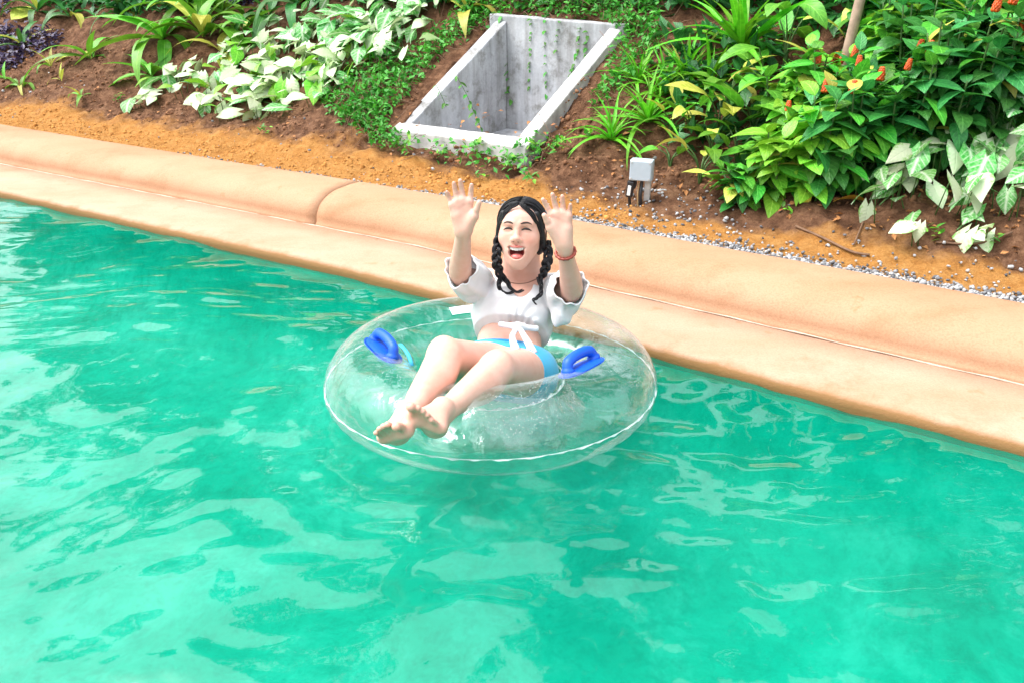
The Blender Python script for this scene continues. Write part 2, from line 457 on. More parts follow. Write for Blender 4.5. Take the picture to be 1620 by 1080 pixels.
ni, nj = WX.shape; idx = np.arange(ni * nj).reshape(ni, nj)
F = np.stack([idx[:-1, :-1], idx[1:, :-1], idx[1:, 1:], idx[:-1, 1:]], -1).reshape(-1, 4)
keep = (s_of(WX, WY)[:-1, :-1].ravel() < 0.12)
me = mesh('water', np.stack([WX, WY, WZ], -1).reshape(-1, 3), F[keep], True, M_WATER)
o = link('water', me); tag(o, 'rippling turquoise pool water', 'water', None, 'structure')

# ------------------------------------------------------------------ gravel
def stone_template(seed, sub=1):
    bm = bmesh.new(); bmesh.ops.create_icosphere(bm, subdivisions=sub, radius=1.0)
    r = random.Random(seed)
    for v in bm.verts: v.co *= r.uniform(0.72, 1.15)
    for v in bm.verts: v.co.z *= 0.65; v.co.x *= 1.15
    V = np.array([v.co[:] for v in bm.verts]); F = [tuple(v.index for v in f.verts) for f in bm.faces]; bm.free(); return V, F
STONES = [stone_template(i) for i in range(7)]

def scatter_stones(name, pts, sizes, m):
    pts = np.array(pts); sizes = np.array(sizes)
    a_, b_ = ts_of(pts[:, 0], pts[:, 1]); k_ = ~((a_ > CH_T0 - 0.03) & (a_ < CH_T1 + 0.03) & (b_ > CH_S0 - 0.02) & (b_ < CH_S1 + 0.03)); pts = pts[k_]; sizes = sizes[k_]
    pts[:, 2] += height(pts[:, 0], pts[:, 1])
    vv = []; ff = []; cc = []; n0 = 0
    for p, s_ in zip(pts, sizes):
        V0, F0 = STONES[random.randrange(7)]
        e = Euler((random.uniform(0, 6.3), random.uniform(-.5, .5), random.uniform(0, 6.3))).to_matrix()
        vv.append(V0 @ np.array(e).T * s_ + np.array(p)); ff.append(np.array(F0) + n0); n0 += len(V0)
        g = random.random(); cc.append(np.tile([g, random.random(), random.random()], (len(V0), 1)))
    me = mesh(name, np.concatenate(vv), np.concatenate(ff), False, m); vcol(me, np.concatenate(cc)); return me

def mat_stone():
    m, n, l, p, o = newmat('grey_crushed_stone')
    at = n.new('ShaderNodeAttribute'); at.attribute_name = 'Col'
    sp = n.new('ShaderNodeSeparateColor'); l.new(at.outputs['Color'], sp.inputs[0])
    c = ramp(n, l, sp.outputs[0], [(0.0, (0.05, 0.05, 0.055)), (0.25, (0.15, 0.148, 0.155)), (0.55, (0.29, 0.288, 0.295)), (0.88, (0.49, 0.485, 0.48)), (1.0, (0.36, 0.27, 0.19))])
    f = tex_noise(n, l, 120, 4); c = mixc(n, l, c, ramp(n, l, f, [(0.3, (0.7, 0.7, 0.7)), (0.6, (1, 1, 1))]), 0.6, 'MULTIPLY')
    l.new(c, p.inputs['Base Color']); p.inputs['Roughness'].default_value = 0.8
    return m
M_STONE = mat_stone()
pts = []; sz = []
t = -4.0
for i in range(18000):
    t = random.uniform(-4.2, 2.3)
    wdt = np.interp(t, [-4.2, -2.6, -1.2, -0.3, 1.2, 2.3], [0.19, 0.15, 0.125, 0.10, 0.065, 0.03])
    s = KERB_S1 + 0.004 + abs(random.gauss(0, 0.45)) * wdt
    if random.random() < 0.03: s = KERB_S1 + random.random() * (0.40 if t < -0.4 else 0.12)
    p = from_ts(t, s) if t < 0 else from_ts(0, s) + A2 * t
    r = random.uniform(0.0045, 0.0095) * (1.35 if random.random() < 0.1 else 1)
    pts.append((p.x, p.y, r * 0.35 + random.random() * 0.012)); sz.append(r)
gv = link('gravel', scatter_stones('gravel', pts, sz, M_STONE)); tag(gv, 'grey crushed gravel strip behind the kerb', 'gravel', None, 'stuff')
# loose pebbles on the bare soil
pts = []; sz = []
for i in range(320):
    t = random.uniform(-4, 6.5); s = random.uniform(0.9, 1.75)
    p = from_ts(t, s) if t < 0 else from_ts(0, s) + A2 * t
    r = random.choice([0.003, 0.004, 0.005, 0.007, 0.011]) * random.uniform(0.8, 1.3)
    pts.append((p.x, p.y, r * 0.3)); sz.append(r)
# the rubble round the grey box
for i in range(150):
    t = random.gauss(-0.95, 0.26); s = random.gauss(1.28, 0.10); p = from_ts(t, s)
    r = random.uniform(0.005, 0.012); pts.append((p.x, p.y, r * 0.4)); sz.append(r)
# soil crumbs use the same material family
o = link('pebbles', scatter_stones('pebbles', pts, sz, M_STONE)); tag(o, 'loose pale pebbles strewn over the soil', 'pebbles', None, 'stuff')
for nm, col, s_a, s_b, cnt, rg, lb in (('soil_clods', (0.20, 0.10, 0.055), 1.35, 2.1, 5200, 0.0070, 'crumbly brown soil clods on the bank'), ('sand_clods', (0.46, 0.215, 0.06), 0.86, 1.25, 3600, 0.0045, 'crumbs of orange sand behind the kerb')):
    m_clod = simple(nm, col, 0.95, 0.35, 40, 0.5, 0.1)
    pts = []; sz = []
    for i in range(cnt):
        t = random.uniform(-4 if s_a > 1 else -0.9, 7.5); s = random.uniform(s_a, s_b)
        p = from_ts(t, s) if t < 0 else from_ts(0, s) + A2 * t
        r = abs(random.gauss(0, rg)) + 0.002
        pts.append((p.x, p.y, r * 0.15)); sz.append(r)
    o = link(nm, scatter_stones(nm, pts, sz, m_clod)); tag(o, lb, 'soil', None, 'stuff')

# ------------------------------------------------------------------ concrete drain chute
def mat_concrete():
    m, n, l, p, o = newmat('weathered_grey_concrete')
    tc = n.new('ShaderNodeTexCoord')
    mp = n.new('ShaderNodeMapping'); mp.inputs['Scale'].default_value = (7, 7, 0.7); l.new(tc.outputs['Object'], mp.inputs['Vector'])
    streak = tex_noise(n, l, 1.6, 5, 0.6, vec=mp.outputs[0]); big = tex_noise(n, l, 3.2, 6, 0.65); fine = tex_noise(n, l, 60, 8, 0.7)
    c = ramp(n, l, big, [(0.28, (0.33, 0.335, 0.355)), (0.5, (0.47, 0.475, 0.50)), (0.72, (0.58, 0.58, 0.60))])
    c = mixc(n, l, c, ramp(n, l, streak, [(0.36, (0.55, 0.53, 0.50)), (0.56, (1, 1, 1))]), 0.75, 'MULTIPLY')
    c = mixc(n, l, c, ramp(n, l, fine, [(0.3, (0.7, 0.7, 0.7)), (0.6, (1, 1, 1))]), 0.5, 'MULTIPLY')
    moss = tex_noise(n, l, 7, 9, 0.7); c = mixc(n, l, c, ramp(n, l, moss, [(0.36, (0.42, 0.40, 0.34)), (0.50, (1, 1, 1))]), 0.75, 'MULTIPLY')
    l.new(c, p.inputs['Base Color']); p.inputs['Roughness'].default_value = 0.88; p.inputs['Specular IOR Level'].default_value = 0.2
    l.new(bump(n, l, fine, 0.4, 0.006), p.inputs['Normal'])
    return m
M_CONC = mat_concrete()
m_rim = simple('pale_mortar_rim', (0.50, 0.49, 0.47), 0.85, 0.40, 9, 0.6, 0.2)
ch_base = from_ts(0.5, 1.5)
chute = empty('drain_chute', (ch_base.x, ch_base.y, 0.22))
tag(chute, 'grey concrete drainage chute set into the planted bank', 'drain chute')
def P3(t, s, z): p = from_ts(t, s); return Vector((p.x, p.y, z)) - chute.location
def prism(name, corners, zbot, ztops, m, sub=10):
    """quad footprint (t,s) x4 with per-corner tops, subdivided and slightly uneven"""
    bm = bmesh.new()
    b = [bm.verts.new(P3(t, s, zbot)) for t, s in corners]; tpv = [bm.verts.new(P3(t, s, z)) for (t, s), z in zip(corners, ztops)]
    bm.faces.new(b[::-1]); bm.faces.new(tpv)
    for i in range(4): j = (i + 1) % 4; bm.faces.new((b[i], b[j], tpv[j], tpv[i]))
    bmesh.ops.recalc_face_normals(bm, faces=bm.faces)
    bmesh.ops.bevel(bm, geom=list(bm.edges), offset=0.008, segments=2, profile=0.5, affect='EDGES')
    bmesh.ops.subdivide_edges(bm, edges=[e for e in bm.edges if e.calc_length() > 0.12], cuts=sub, use_grid_fill=True)
    for v in bm.verts:
        q = v.co; d = 0.007 * fbm2(np.array([q.x * 9 + q.z * 3]), np.array([q.y * 9 - q.z * 5]), 3)[0]; v.co += Vector((d, -d, d))
    return link(name, bm_mesh(name, bm, False, m), chute)
ZF = 0.350; ZB = 0.965; wth = 0.095
t0, t1, s0, s1 = CH_T0, CH_T1, CH_S0, CH_S1
prism('front_lip', [(t0 - 0.012, s0), (t1, s0), (t1, s0 + wth), (t0 - 0.012, s0 + wth)], 0.02, [ZF, ZF, ZF + 0.035, ZF + 0.035], m_rim)
prism('side_wall', [(t0, s0 + wth + 0.003), (t0 + wth, s0 + wth + 0.003), (t0 + wth - 0.07, s1 - wth), (t0 - 0.07, s1 - wth)], 0.02, [ZF + 0.045, ZF + 0.045, ZB - 0.03, ZB - 0.03], m_rim)
prism('side_wall', [(t1 - wth, s0 + wth + 0.003), (t1, s0 + wth + 0.003), (t1 - 0.10, s1 - wth), (t1 - wth - 0.10, s1 - wth)], 0.02, [ZF + 0.03, ZF + 0.03, ZB - 0.02, ZB - 0.02], M_CONC)
prism('back_wall', [(t0 - 0.08, s1 - wth + 0.003), (t1 - 0.04, s1 - wth + 0.003), (t1 - 0.04, s1), (t0 - 0.08, s1)], 0.02, [ZB - 0.01, ZB + 0.02, ZB + 0.02, ZB - 0.01], M_CONC)
prism('floor_slab', [(t0 + wth + 0.002, s0 + wth + 0.004), (t1 - wth - 0.002, s0 + wth + 0.004), (t1 - wth - 0.1, s1 - wth), (t0 + wth - 0.06, s1 - wth)], 0.02, [0.17, 0.17, 0.21, 0.21], M_CONC)

# ------------------------------------------------------------------ grey junction box on its post
bp = gpx(1012, 322)
jb = empty('junction_box', bp, math.atan2(A1.y, A1.x) + R(180) + R(14))
tag(jb, 'pale grey electrical junction box on a short post beside the gravel', 'junction box')
m_box = simple('grey_plastic', (0.42, 0.49, 0.55), 0.45, 0.06, 25, 0.05)
m_post = simple('galvanised_post', (0.46, 0.46, 0.45), 0.5, 0.2, 30, 0.2, 0.5, 0.3)
m_blk = simple('black_cable', (0.015, 0.015, 0.018), 0.4, 0.2, 30, 0.0)
m_wht = simple('white_label', (0.8, 0.8, 0.78), 0.5, 0.05, 30, 0.0)
bz = 0.178
bm = bmesh.new(); box_bm(bm, (0, 0, bz), (0.118, 0.055, 0.108), None, 0.007, 3); link('box_body', bm_mesh('box_body', bm, False, m_box), jb)
bm = bmesh.new(); box_bm(bm, (0, -0.0335, bz), (0.112, 0.012, 0.102), None, 0.005, 3); lid = link('box_lid', bm_mesh('box_lid', bm, False, m_box), jb)
for sx in (-1, 1):
    for sz_ in (-1, 1):
        bm = bmesh.new(); bmesh.ops.create_cone(bm, cap_ends=True, segments=10, radius1=0.005, radius2=0.004, depth=0.004)
        bmesh.ops.rotate(bm, cent=(0, 0, 0), matrix=Matrix.Rotation(R(90), 3, 'X'), verts=bm.verts)
        bmesh.ops.translate(bm, vec=(sx * 0.046, -0.041, bz + sz_ * 0.041), verts=bm.verts); link('screw', bm_mesh('screw', bm, False, m_post), lid)
bm = bmesh.new(); box_bm(bm, (0.034, 0.012, 0.06), (0.032, 0.024, 0.28), None, 0.003, 1); link('post', bm_mesh('post', bm, False, m_post), jb)
for k, (x0, x1, w_) in enumerate(((-0.030, -0.052, 0.008), (-0.012, -0.010, 0.004), (0.004, 0.004, 0.009))):
    mb = MB(); mb.tube(catmull([(x0, 0, bz - 0.05), (x0, -0.004, bz - 0.085), (x1, -0.02, bz - 0.13), (x1 + 0.005, -0.015, bz - 0.20)], 6), w_, 8); mb.build('cable', m_blk if k != 1 else simple('tan_cable', (0.5, 0.33, 0.16), 0.5), jb)
bm = bmesh.new(); box_bm(bm, (-0.050, -0.024, bz - 0.10), (0.036, 0.03, 0.085), Matrix.Rotation(R(5), 3, 'Y'), 0.006, 2); cn = link('connector', bm_mesh('connector', bm, False, m_blk), jb)
bm = bmesh.new(); box_bm(bm, (-0.052, -0.041, bz - 0.105), (0.017, 0.004, 0.052), Matrix.Rotation(R(5), 3, 'Y'), 0.001, 1); link('label', bm_mesh('label', bm, False, m_wht), cn)

# ------------------------------------------------------------------ wooden stake, dead sticks
m_wood = simple('weathered_stake_wood', (0.36, 0.25, 0.19), 0.8, 0.25, 18, 0.4, 0.2)
sp_ = gpx(1327, 160)
mb = MB(); mb.tube([sp_ + Vector((-0.02, 0, -0.1)), sp_ + Vector((0.0, 0.0, 0.2)), sp_ + Vector((0.055, 0.03, 0.7)), sp_ + Vector((0.10, 0.05, 1.2))], [0.030, 0.029, 0.027, 0.026], 8)
o = mb.build('stake', m_wood); tag(o, 'leaning wooden stake rising behind the orange-flowered shrub', 'stake')
# ================================================================== SWIM RING
RC = Vector((-0.071, 2.53, 0.090)); RR, Rr = 0.400, 0.152
RT = Matrix.Rotation(R(-2.5), 3, 'X')            # sits a little lower at the back
ring = empty('swim_ring', RC); ring.rotation_euler = RT.to_euler()
tag(ring, 'clear inflatable swim ring with two blue handles floating on the pool', 'swim ring')

def mat_vinyl():
    m, n, l, p, o = newmat('clear_vinyl'); n.remove(p)
    lf = n.new('ShaderNodeLayerWeight'); lf.inputs['Blend'].default_value = 0.5
    gl = n.new('ShaderNodeBsdfGlossy'); gl.inputs['Roughness'].default_value = 0.035
    tr = n.new('ShaderNodeBsdfTransparent')
    tc_ = ramp(n, l, lf.outputs['Facing'], [(0.0, (0.965, 1.0, 0.995)), (0.75, (0.94, 0.99, 0.985)), (1.0, (0.84, 0.94, 0.94))])
    l.new(tc_, tr.inputs['Color'])
    df = n.new('ShaderNodeBsdfDiffuse'); df.inputs['Color'].default_value = (0.80, 0.88, 0.89, 1)
    # thin milky film, denser seen edge-on, with water beads and scuffs
    tcn = n.new('ShaderNodeTexCoord')
    vor = n.new('ShaderNodeTexVoronoi'); vor.inputs['Scale'].default_value = 130; l.new(tcn.outputs['Object'], vor.inputs['Vector'])
    beads = ramp(n, l, vor.outputs['Distance'], [(0.16, (1, 1, 1)), (0.26, (0, 0, 0))])
    patch = tex_noise(n, l, 5.5, 4, 0.6); pm = ramp(n, l, patch, [(0.48, (0, 0, 0)), (0.62, (1, 1, 1))])
    bd = n.new('ShaderNodeMath'); bd.operation = 'MULTIPLY'; l.new(beads, bd.inputs[0]); l.new(pm, bd.inputs[1])
    wr_ = tex_noise(n, l, 16, 4, 0.55)
    h = n.new('ShaderNodeMath'); h.operation = 'MULTIPLY_ADD'; l.new(bd.outputs[0], h.inputs[0]); h.inputs[1].default_value = 0.35; l.new(wr_, h.inputs[2])
    wr2 = n.new('ShaderNodeTexNoise'); wr2.inputs['Scale'].default_value = 5.0; wr2.inputs['Detail'].default_value = 2; wr2.inputs['Distortion'].default_value = 1.6; l.new(tcn.outputs['Object'], wr2.inputs['Vector'])
    h2 = n.new('ShaderNodeMath'); h2.operation = 'MULTIPLY_ADD'; l.new(wr2.outputs['Fac'], h2.inputs[0]); h2.inputs[1].default_value = 2.2; l.new(h.outputs[0], h2.inputs[2]); h = h2
    bn = bump(n, l, h.outputs[0], 0.42, 0.010)
    l.new(bn, gl.inputs['Normal'])
    film = n.new('ShaderNodeMapRange'); film.inputs[1].default_value = 0.2; film.inputs[2].default_value = 1.0; film.inputs[3].default_value = 0.012; film.inputs[4].default_value = 0.42
    pw = n.new('ShaderNodeMath'); pw.operation = 'POWER'; pw.inputs[1].default_value = 2.6; l.new(lf.outputs['Facing'], pw.inputs[0]); l.new(pw.outputs[0], film.inputs[0])
    ad = n.new('ShaderNodeMath'); ad.operation = 'MULTIPLY_ADD'; ad.use_clamp = True; l.new(bd.outputs[0], ad.inputs[0]); ad.inputs[1].default_value = 0.22; l.new(film.outputs[0], ad.inputs[2])
    # soft milky patches: condensation, plus white standing in for sky reflected in the vinyl
    cn = tex_noise(n, l, 4.2, 5, 0.62); cm = n.new('ShaderNodeMapRange'); cm.inputs[1].default_value = 0.47; cm.inputs[2].default_value = 0.70; cm.inputs[3].default_value = 0.0; cm.inputs[4].default_value = 0.05; l.new(cn, cm.inputs[0])
    ad2 = n.new('ShaderNodeMath'); ad2.operation = 'ADD'; ad2.use_clamp = True; l.new(ad.outputs[0], ad2.inputs[0]); l.new(cm.outputs[0], ad2.inputs[1]); ad = ad2
    m1 = n.new('ShaderNodeMixShader'); l.new(ad.outputs[0], m1.inputs[0]); l.new(tr.outputs[0], m1.inputs[1]); l.new(df.outputs[0], m1.inputs[2])
    p5 = n.new('ShaderNodeMath'); p5.operation = 'POWER'; p5.inputs[1].default_value = 4.5; l.new(lf.outputs['Facing'], p5.inputs[0])
    fr2 = n.new('ShaderNodeMath'); fr2.operation = 'MULTIPLY_ADD'; fr2.use_clamp = True; l.new(p5.outputs[0], fr2.inputs[0]); fr2.inputs[1].default_value = 0.75; fr2.inputs[2].default_value = 0.10
    l.new(bn, lf.inputs['Normal'])
    m2 = n.new('ShaderNodeMixShader'); l.new(fr2.outputs[0], m2.inputs[0]); l.new(m1.outputs[0], m2.inputs[1]); l.new(gl.outputs[0], m2.inputs[2])
    l.new(m2.outputs[0], o.inputs['Surface'])
    return m
M_VINYL = mat_vinyl()
def torus_pt(a, b, rr=Rr, off=0.0):
    r = rr + off
    x = (RR + r * math.cos(b)); return Vector((x * math.cos(a), x * math.sin(a), r * math.sin(b) * 0.93))
na, nb = 160, 56
a = np.linspace(0, 2 * np.pi, na, endpoint=False)[:, None]; b = np.linspace(0, 2 * np.pi, nb, endpoint=False)[None, :]
# puckers along the inner and outer welds
puck = 0.0050 * np.exp(-(np.sin(b / 2) / 0.22) ** 2) * np.sin(46 * a + 2 * np.sin(5 * a)) + 0.004 * np.exp(-(np.cos(b / 2) / 0.35) ** 2) * np.sin(30 * a + 3 * np.sin(3 * a))
r = Rr + puck + 0.0025 * np.sin(3 * a + 1) * np.sin(2 * b)
xx = RR + r * np.cos(b)
V = np.stack([xx * np.cos(a), xx * np.sin(a), r * np.sin(b) * np.where(np.sin(b) < 0, 0.72, 0.93)], -1).reshape(-1, 3)
ia = np.arange(na)[:, None]; ib = np.arange(nb)[None, :]
F = np.stack([ia * nb + ib, ((ia + 1) % na) * nb + ib, ((ia + 1) % na) * nb + (ib + 1) % nb, ia * nb + (ib + 1) % nb], -1).reshape(-1, 4)
tube = link('tube', mesh('tube', V, F, True, M_VINYL), ring)

# welded seam flange, wavy, round the outer equator and the inner hole
def mat_seam():
    m, n, l, p, o = newmat('milky_weld_seam')
    p.inputs['Base Color'].default_value = (0.85, 0.93, 0.93, 1); p.inputs['Roughness'].default_value = 0.2; p.inputs['Alpha'].default_value = 0.42
    return m
M_SEAM = mat_seam()
def seam(name, r0, wdt, nw, amp, thick=0.0018):
    n = 420; V = []; F = []
    for i in range(n):
        t = 2 * math.pi * i / n
        wv = amp * math.sin(nw * t + 1.3 * math.sin(7 * t)) + 0.4 * amp * math.sin(2.3 * nw * t)
        w2 = wdt * (1 + 0.25 * math.sin(17 * t) + 0.2 * math.sin(29 * t + 1))
        for rr_, z in ((r0, thick), (r0 + w2, thick + wv), (r0 + w2, -thick + wv), (r0, -thick)): V.append((rr_ * math.cos(t), rr_ * math.sin(t), z))
    for i in range(n):
        j = (i + 1) % n
        for k in range(4): F.append((i * 4 + k, j * 4 + k, j * 4 + (k + 1) % 4, i * 4 + (k + 1) % 4))
    return link(name, mesh(name, V, F, True, M_SEAM), ring)
seam('weld_seam', RR + Rr - 0.003, 0.0052, 48, 0.0022, 0.0009)
seam('weld_seam', RR - Rr + 0.003, -0.008, 30, 0.004, 0.0012)

# blue handles: an oval pad and an arched grip
M_BLUE = simple('blue_moulded_plastic', (0.0, 0.085, 0.58), 0.5, 0.06, 30, 0.05)
def handle(ang, beta, yaw):
    """ang round the ring, beta round the tube; built in a local frame then placed on the surface"""
    c = torus_pt(ang, beta, Rr, 0.002)
    nr = Vector((math.cos(ang) * math.cos(beta), math.sin(ang) * math.cos(beta), math.sin(beta))).normalized()
    tg = Vector((-math.sin(ang), math.cos(ang), 0)); bi = nr.cross(tg)
    tg2 = tg * math.cos(yaw) + bi * math.sin(yaw); bi2 = nr.cross(tg2)
    M = Matrix((tg2, bi2, nr)).transposed()
    # pad curved to the tube
    V = []; F = []; n1, n2 = 26, 8
    for k, th in ((0, 0.0035), (1, -0.0025)):
        for i in range(n2 + 1):
            for j in range(n1):
                t = 2 * math.pi * j / n1; q = i / n2
                ex = 0.50; cx = math.copysign(abs(math.cos(t)) ** 0.80, math.cos(t)); cy = math.copysign(abs(math.sin(t)) ** 0.80, math.sin(t))
                x = 0.094 * q * cx; y = 0.048 * q * cy
                sag = -(y * y) / (2 * Rr) * 1.0 - (x * x) / (2 * 0.55)
                V.append(tuple(M @ Vector((x, y, th + sag - (0.002 * q ** 6 if k == 0 else 0))) + c))
    m_ = (n2 + 1) * n1
    for k in (0, 1):
        for i in range(n2):
            for j in range(n1):
                j2 = (j + 1) % n1; q = (k * m_ + i * n1 + j, k * m_ + i * n1 + j2, k * m_ + (i + 1) * n1 + j2, k * m_ + (i + 1) * n1 + j)
                F.append(q if k else q[::-1])
    for j in range(n1):
        j2 = (j + 1) % n1; F.append((n2 * n1 + j, n2 * n1 + j2, m_ + n2 * n1 + j2, m_ + n2 * n1 + j))
    h = link('handle', mesh('handle', V, F, True, M_BLUE), ring)
    mb = MB(); pts = catmull([(-0.066, 0, -0.006), (-0.061, 0, 0.016), (-0.048, 0, 0.029), (0, 0, 0.035), (0.048, 0, 0.029), (0.061, 0, 0.016), (0.066, 0, -0.006)], 6)
    mb.tube([M @ p + c for p in pts], [0.021 if i in range(0, 4) or i > len(pts) - 5 else 0.0165 for i in range(len(pts))], 12)
    mb.build('grip', M_BLUE, h)
    return h
handle(R(-36), R(108), R(-6)); handle(R(192), R(108), R(22))
# small cyan carry loop beside the left handle, white printed patch at the back
m_cy = simple('cyan_webbing', (0.05, 0.52, 0.82), 0.5, 0.1, 60)
mb = MB(); q0 = [torus_pt(R(178 + k * 4), R(128 + 4 * k), Rr, 0.004 + 0.010 * math.sin(k / 5 * math.pi)) for k in range(6)]
mb.tube(q0, 0.0075, 6, flat=0.3); mb.build('carry_loop', m_cy, ring)
m_wp = simple('white_printed_patch', (0.85, 0.88, 0.9), 0.35, 0.04, 40, 0.0)
V = []; F = []
for i in range(13):
    for j in range(5):
        aa = R(94 + i * 2.0); bb = R(112 + j * 3.4)
        V.append(tuple(torus_pt(aa, bb, Rr, 0.0045)))
for i in range(12):
    for j in range(4): F.append((i * 5 + j, i * 5 + j + 1, (i + 1) * 5 + j + 1, (i + 1) * 5 + j))
link('printed_patch', mesh('printed_patch', V, F, True, m_wp), ring)
# ================================================================== PERSON (implicit surface, meshed with surface nets)
def surface_nets(D, org, h):
    nx, ny, nz = D.shape
    ins = D < 0
    cnt = np.zeros((nx - 1, ny - 1, nz - 1), dtype=np.int8)
    for a in (0, 1):
        for b in (0, 1):
            for c in (0, 1):
                cnt += ins[a:nx - 1 + a, b:ny - 1 + b, c:nz - 1 + c]
    act = (cnt > 0) & (cnt < 8)
    I = np.argwhere(act)
    vid = np.full(act.shape, -1, dtype=np.int32); vid[act] = np.arange(len(I), dtype=np.int32)
    C = [(a, b, c) for a in (0, 1) for b in (0, 1) for c in (0, 1)]
    dv = {k: D[I[:, 0] + k[0], I[:, 1] + k[1], I[:, 2] + k[2]] for k in C}
    acc = np.zeros((len(I), 3)); num = np.zeros(len(I))
    for p in C:
        for ax in range(3):
            if p[ax] == 0:
                q = list(p); q[ax] = 1; q = tuple(q)
                a, b = dv[p], dv[q]; cr = (a < 0) != (b < 0)
                t = np.where(cr, a / np.where(cr, a - b, 1), 0)
                pos = np.zeros((len(I), 3)); pos[:, 0] = p[0]; pos[:, 1] = p[1]; pos[:, 2] = p[2]; pos[:, ax] += t
                acc += pos * cr[:, None]; num += cr
    V = (I + acc / num[:, None]) * h + np.array(org)
    quads = []
    for ax in range(3):
        sl0 = [slice(1, -1)] * 3; sl1 = [slice(1, -1)] * 3
        sl0[ax] = slice(0, D.shape[ax] - 1); sl1[ax] = slice(1, D.shape[ax])
        a = ins[tuple(sl0)]; b = ins[tuple(sl1)]
        E = np.argwhere(a != b); fl = a[a != b]
        for k in range(3):
            if k != ax: E[:, k] += 1
        o1, o2 = [k for k in range(3) if k != ax]
        def cell(d1, d2):
            e = E.copy(); e[:, o1] -= d1; e[:, o2] -= d2; return vid[e[:, 0], e[:, 1], e[:, 2]]
        q = np.stack([cell(1, 1), cell(0, 1), cell(0, 0), cell(1, 0)], -1)
        flip = fl if ax != 1 else ~fl
        q[~flip] = q[~flip][:, ::-1]
        quads.append(q)
    Q = np.concatenate(quads); Q = Q[(Q >= 0).all(1)]
    return V, Q

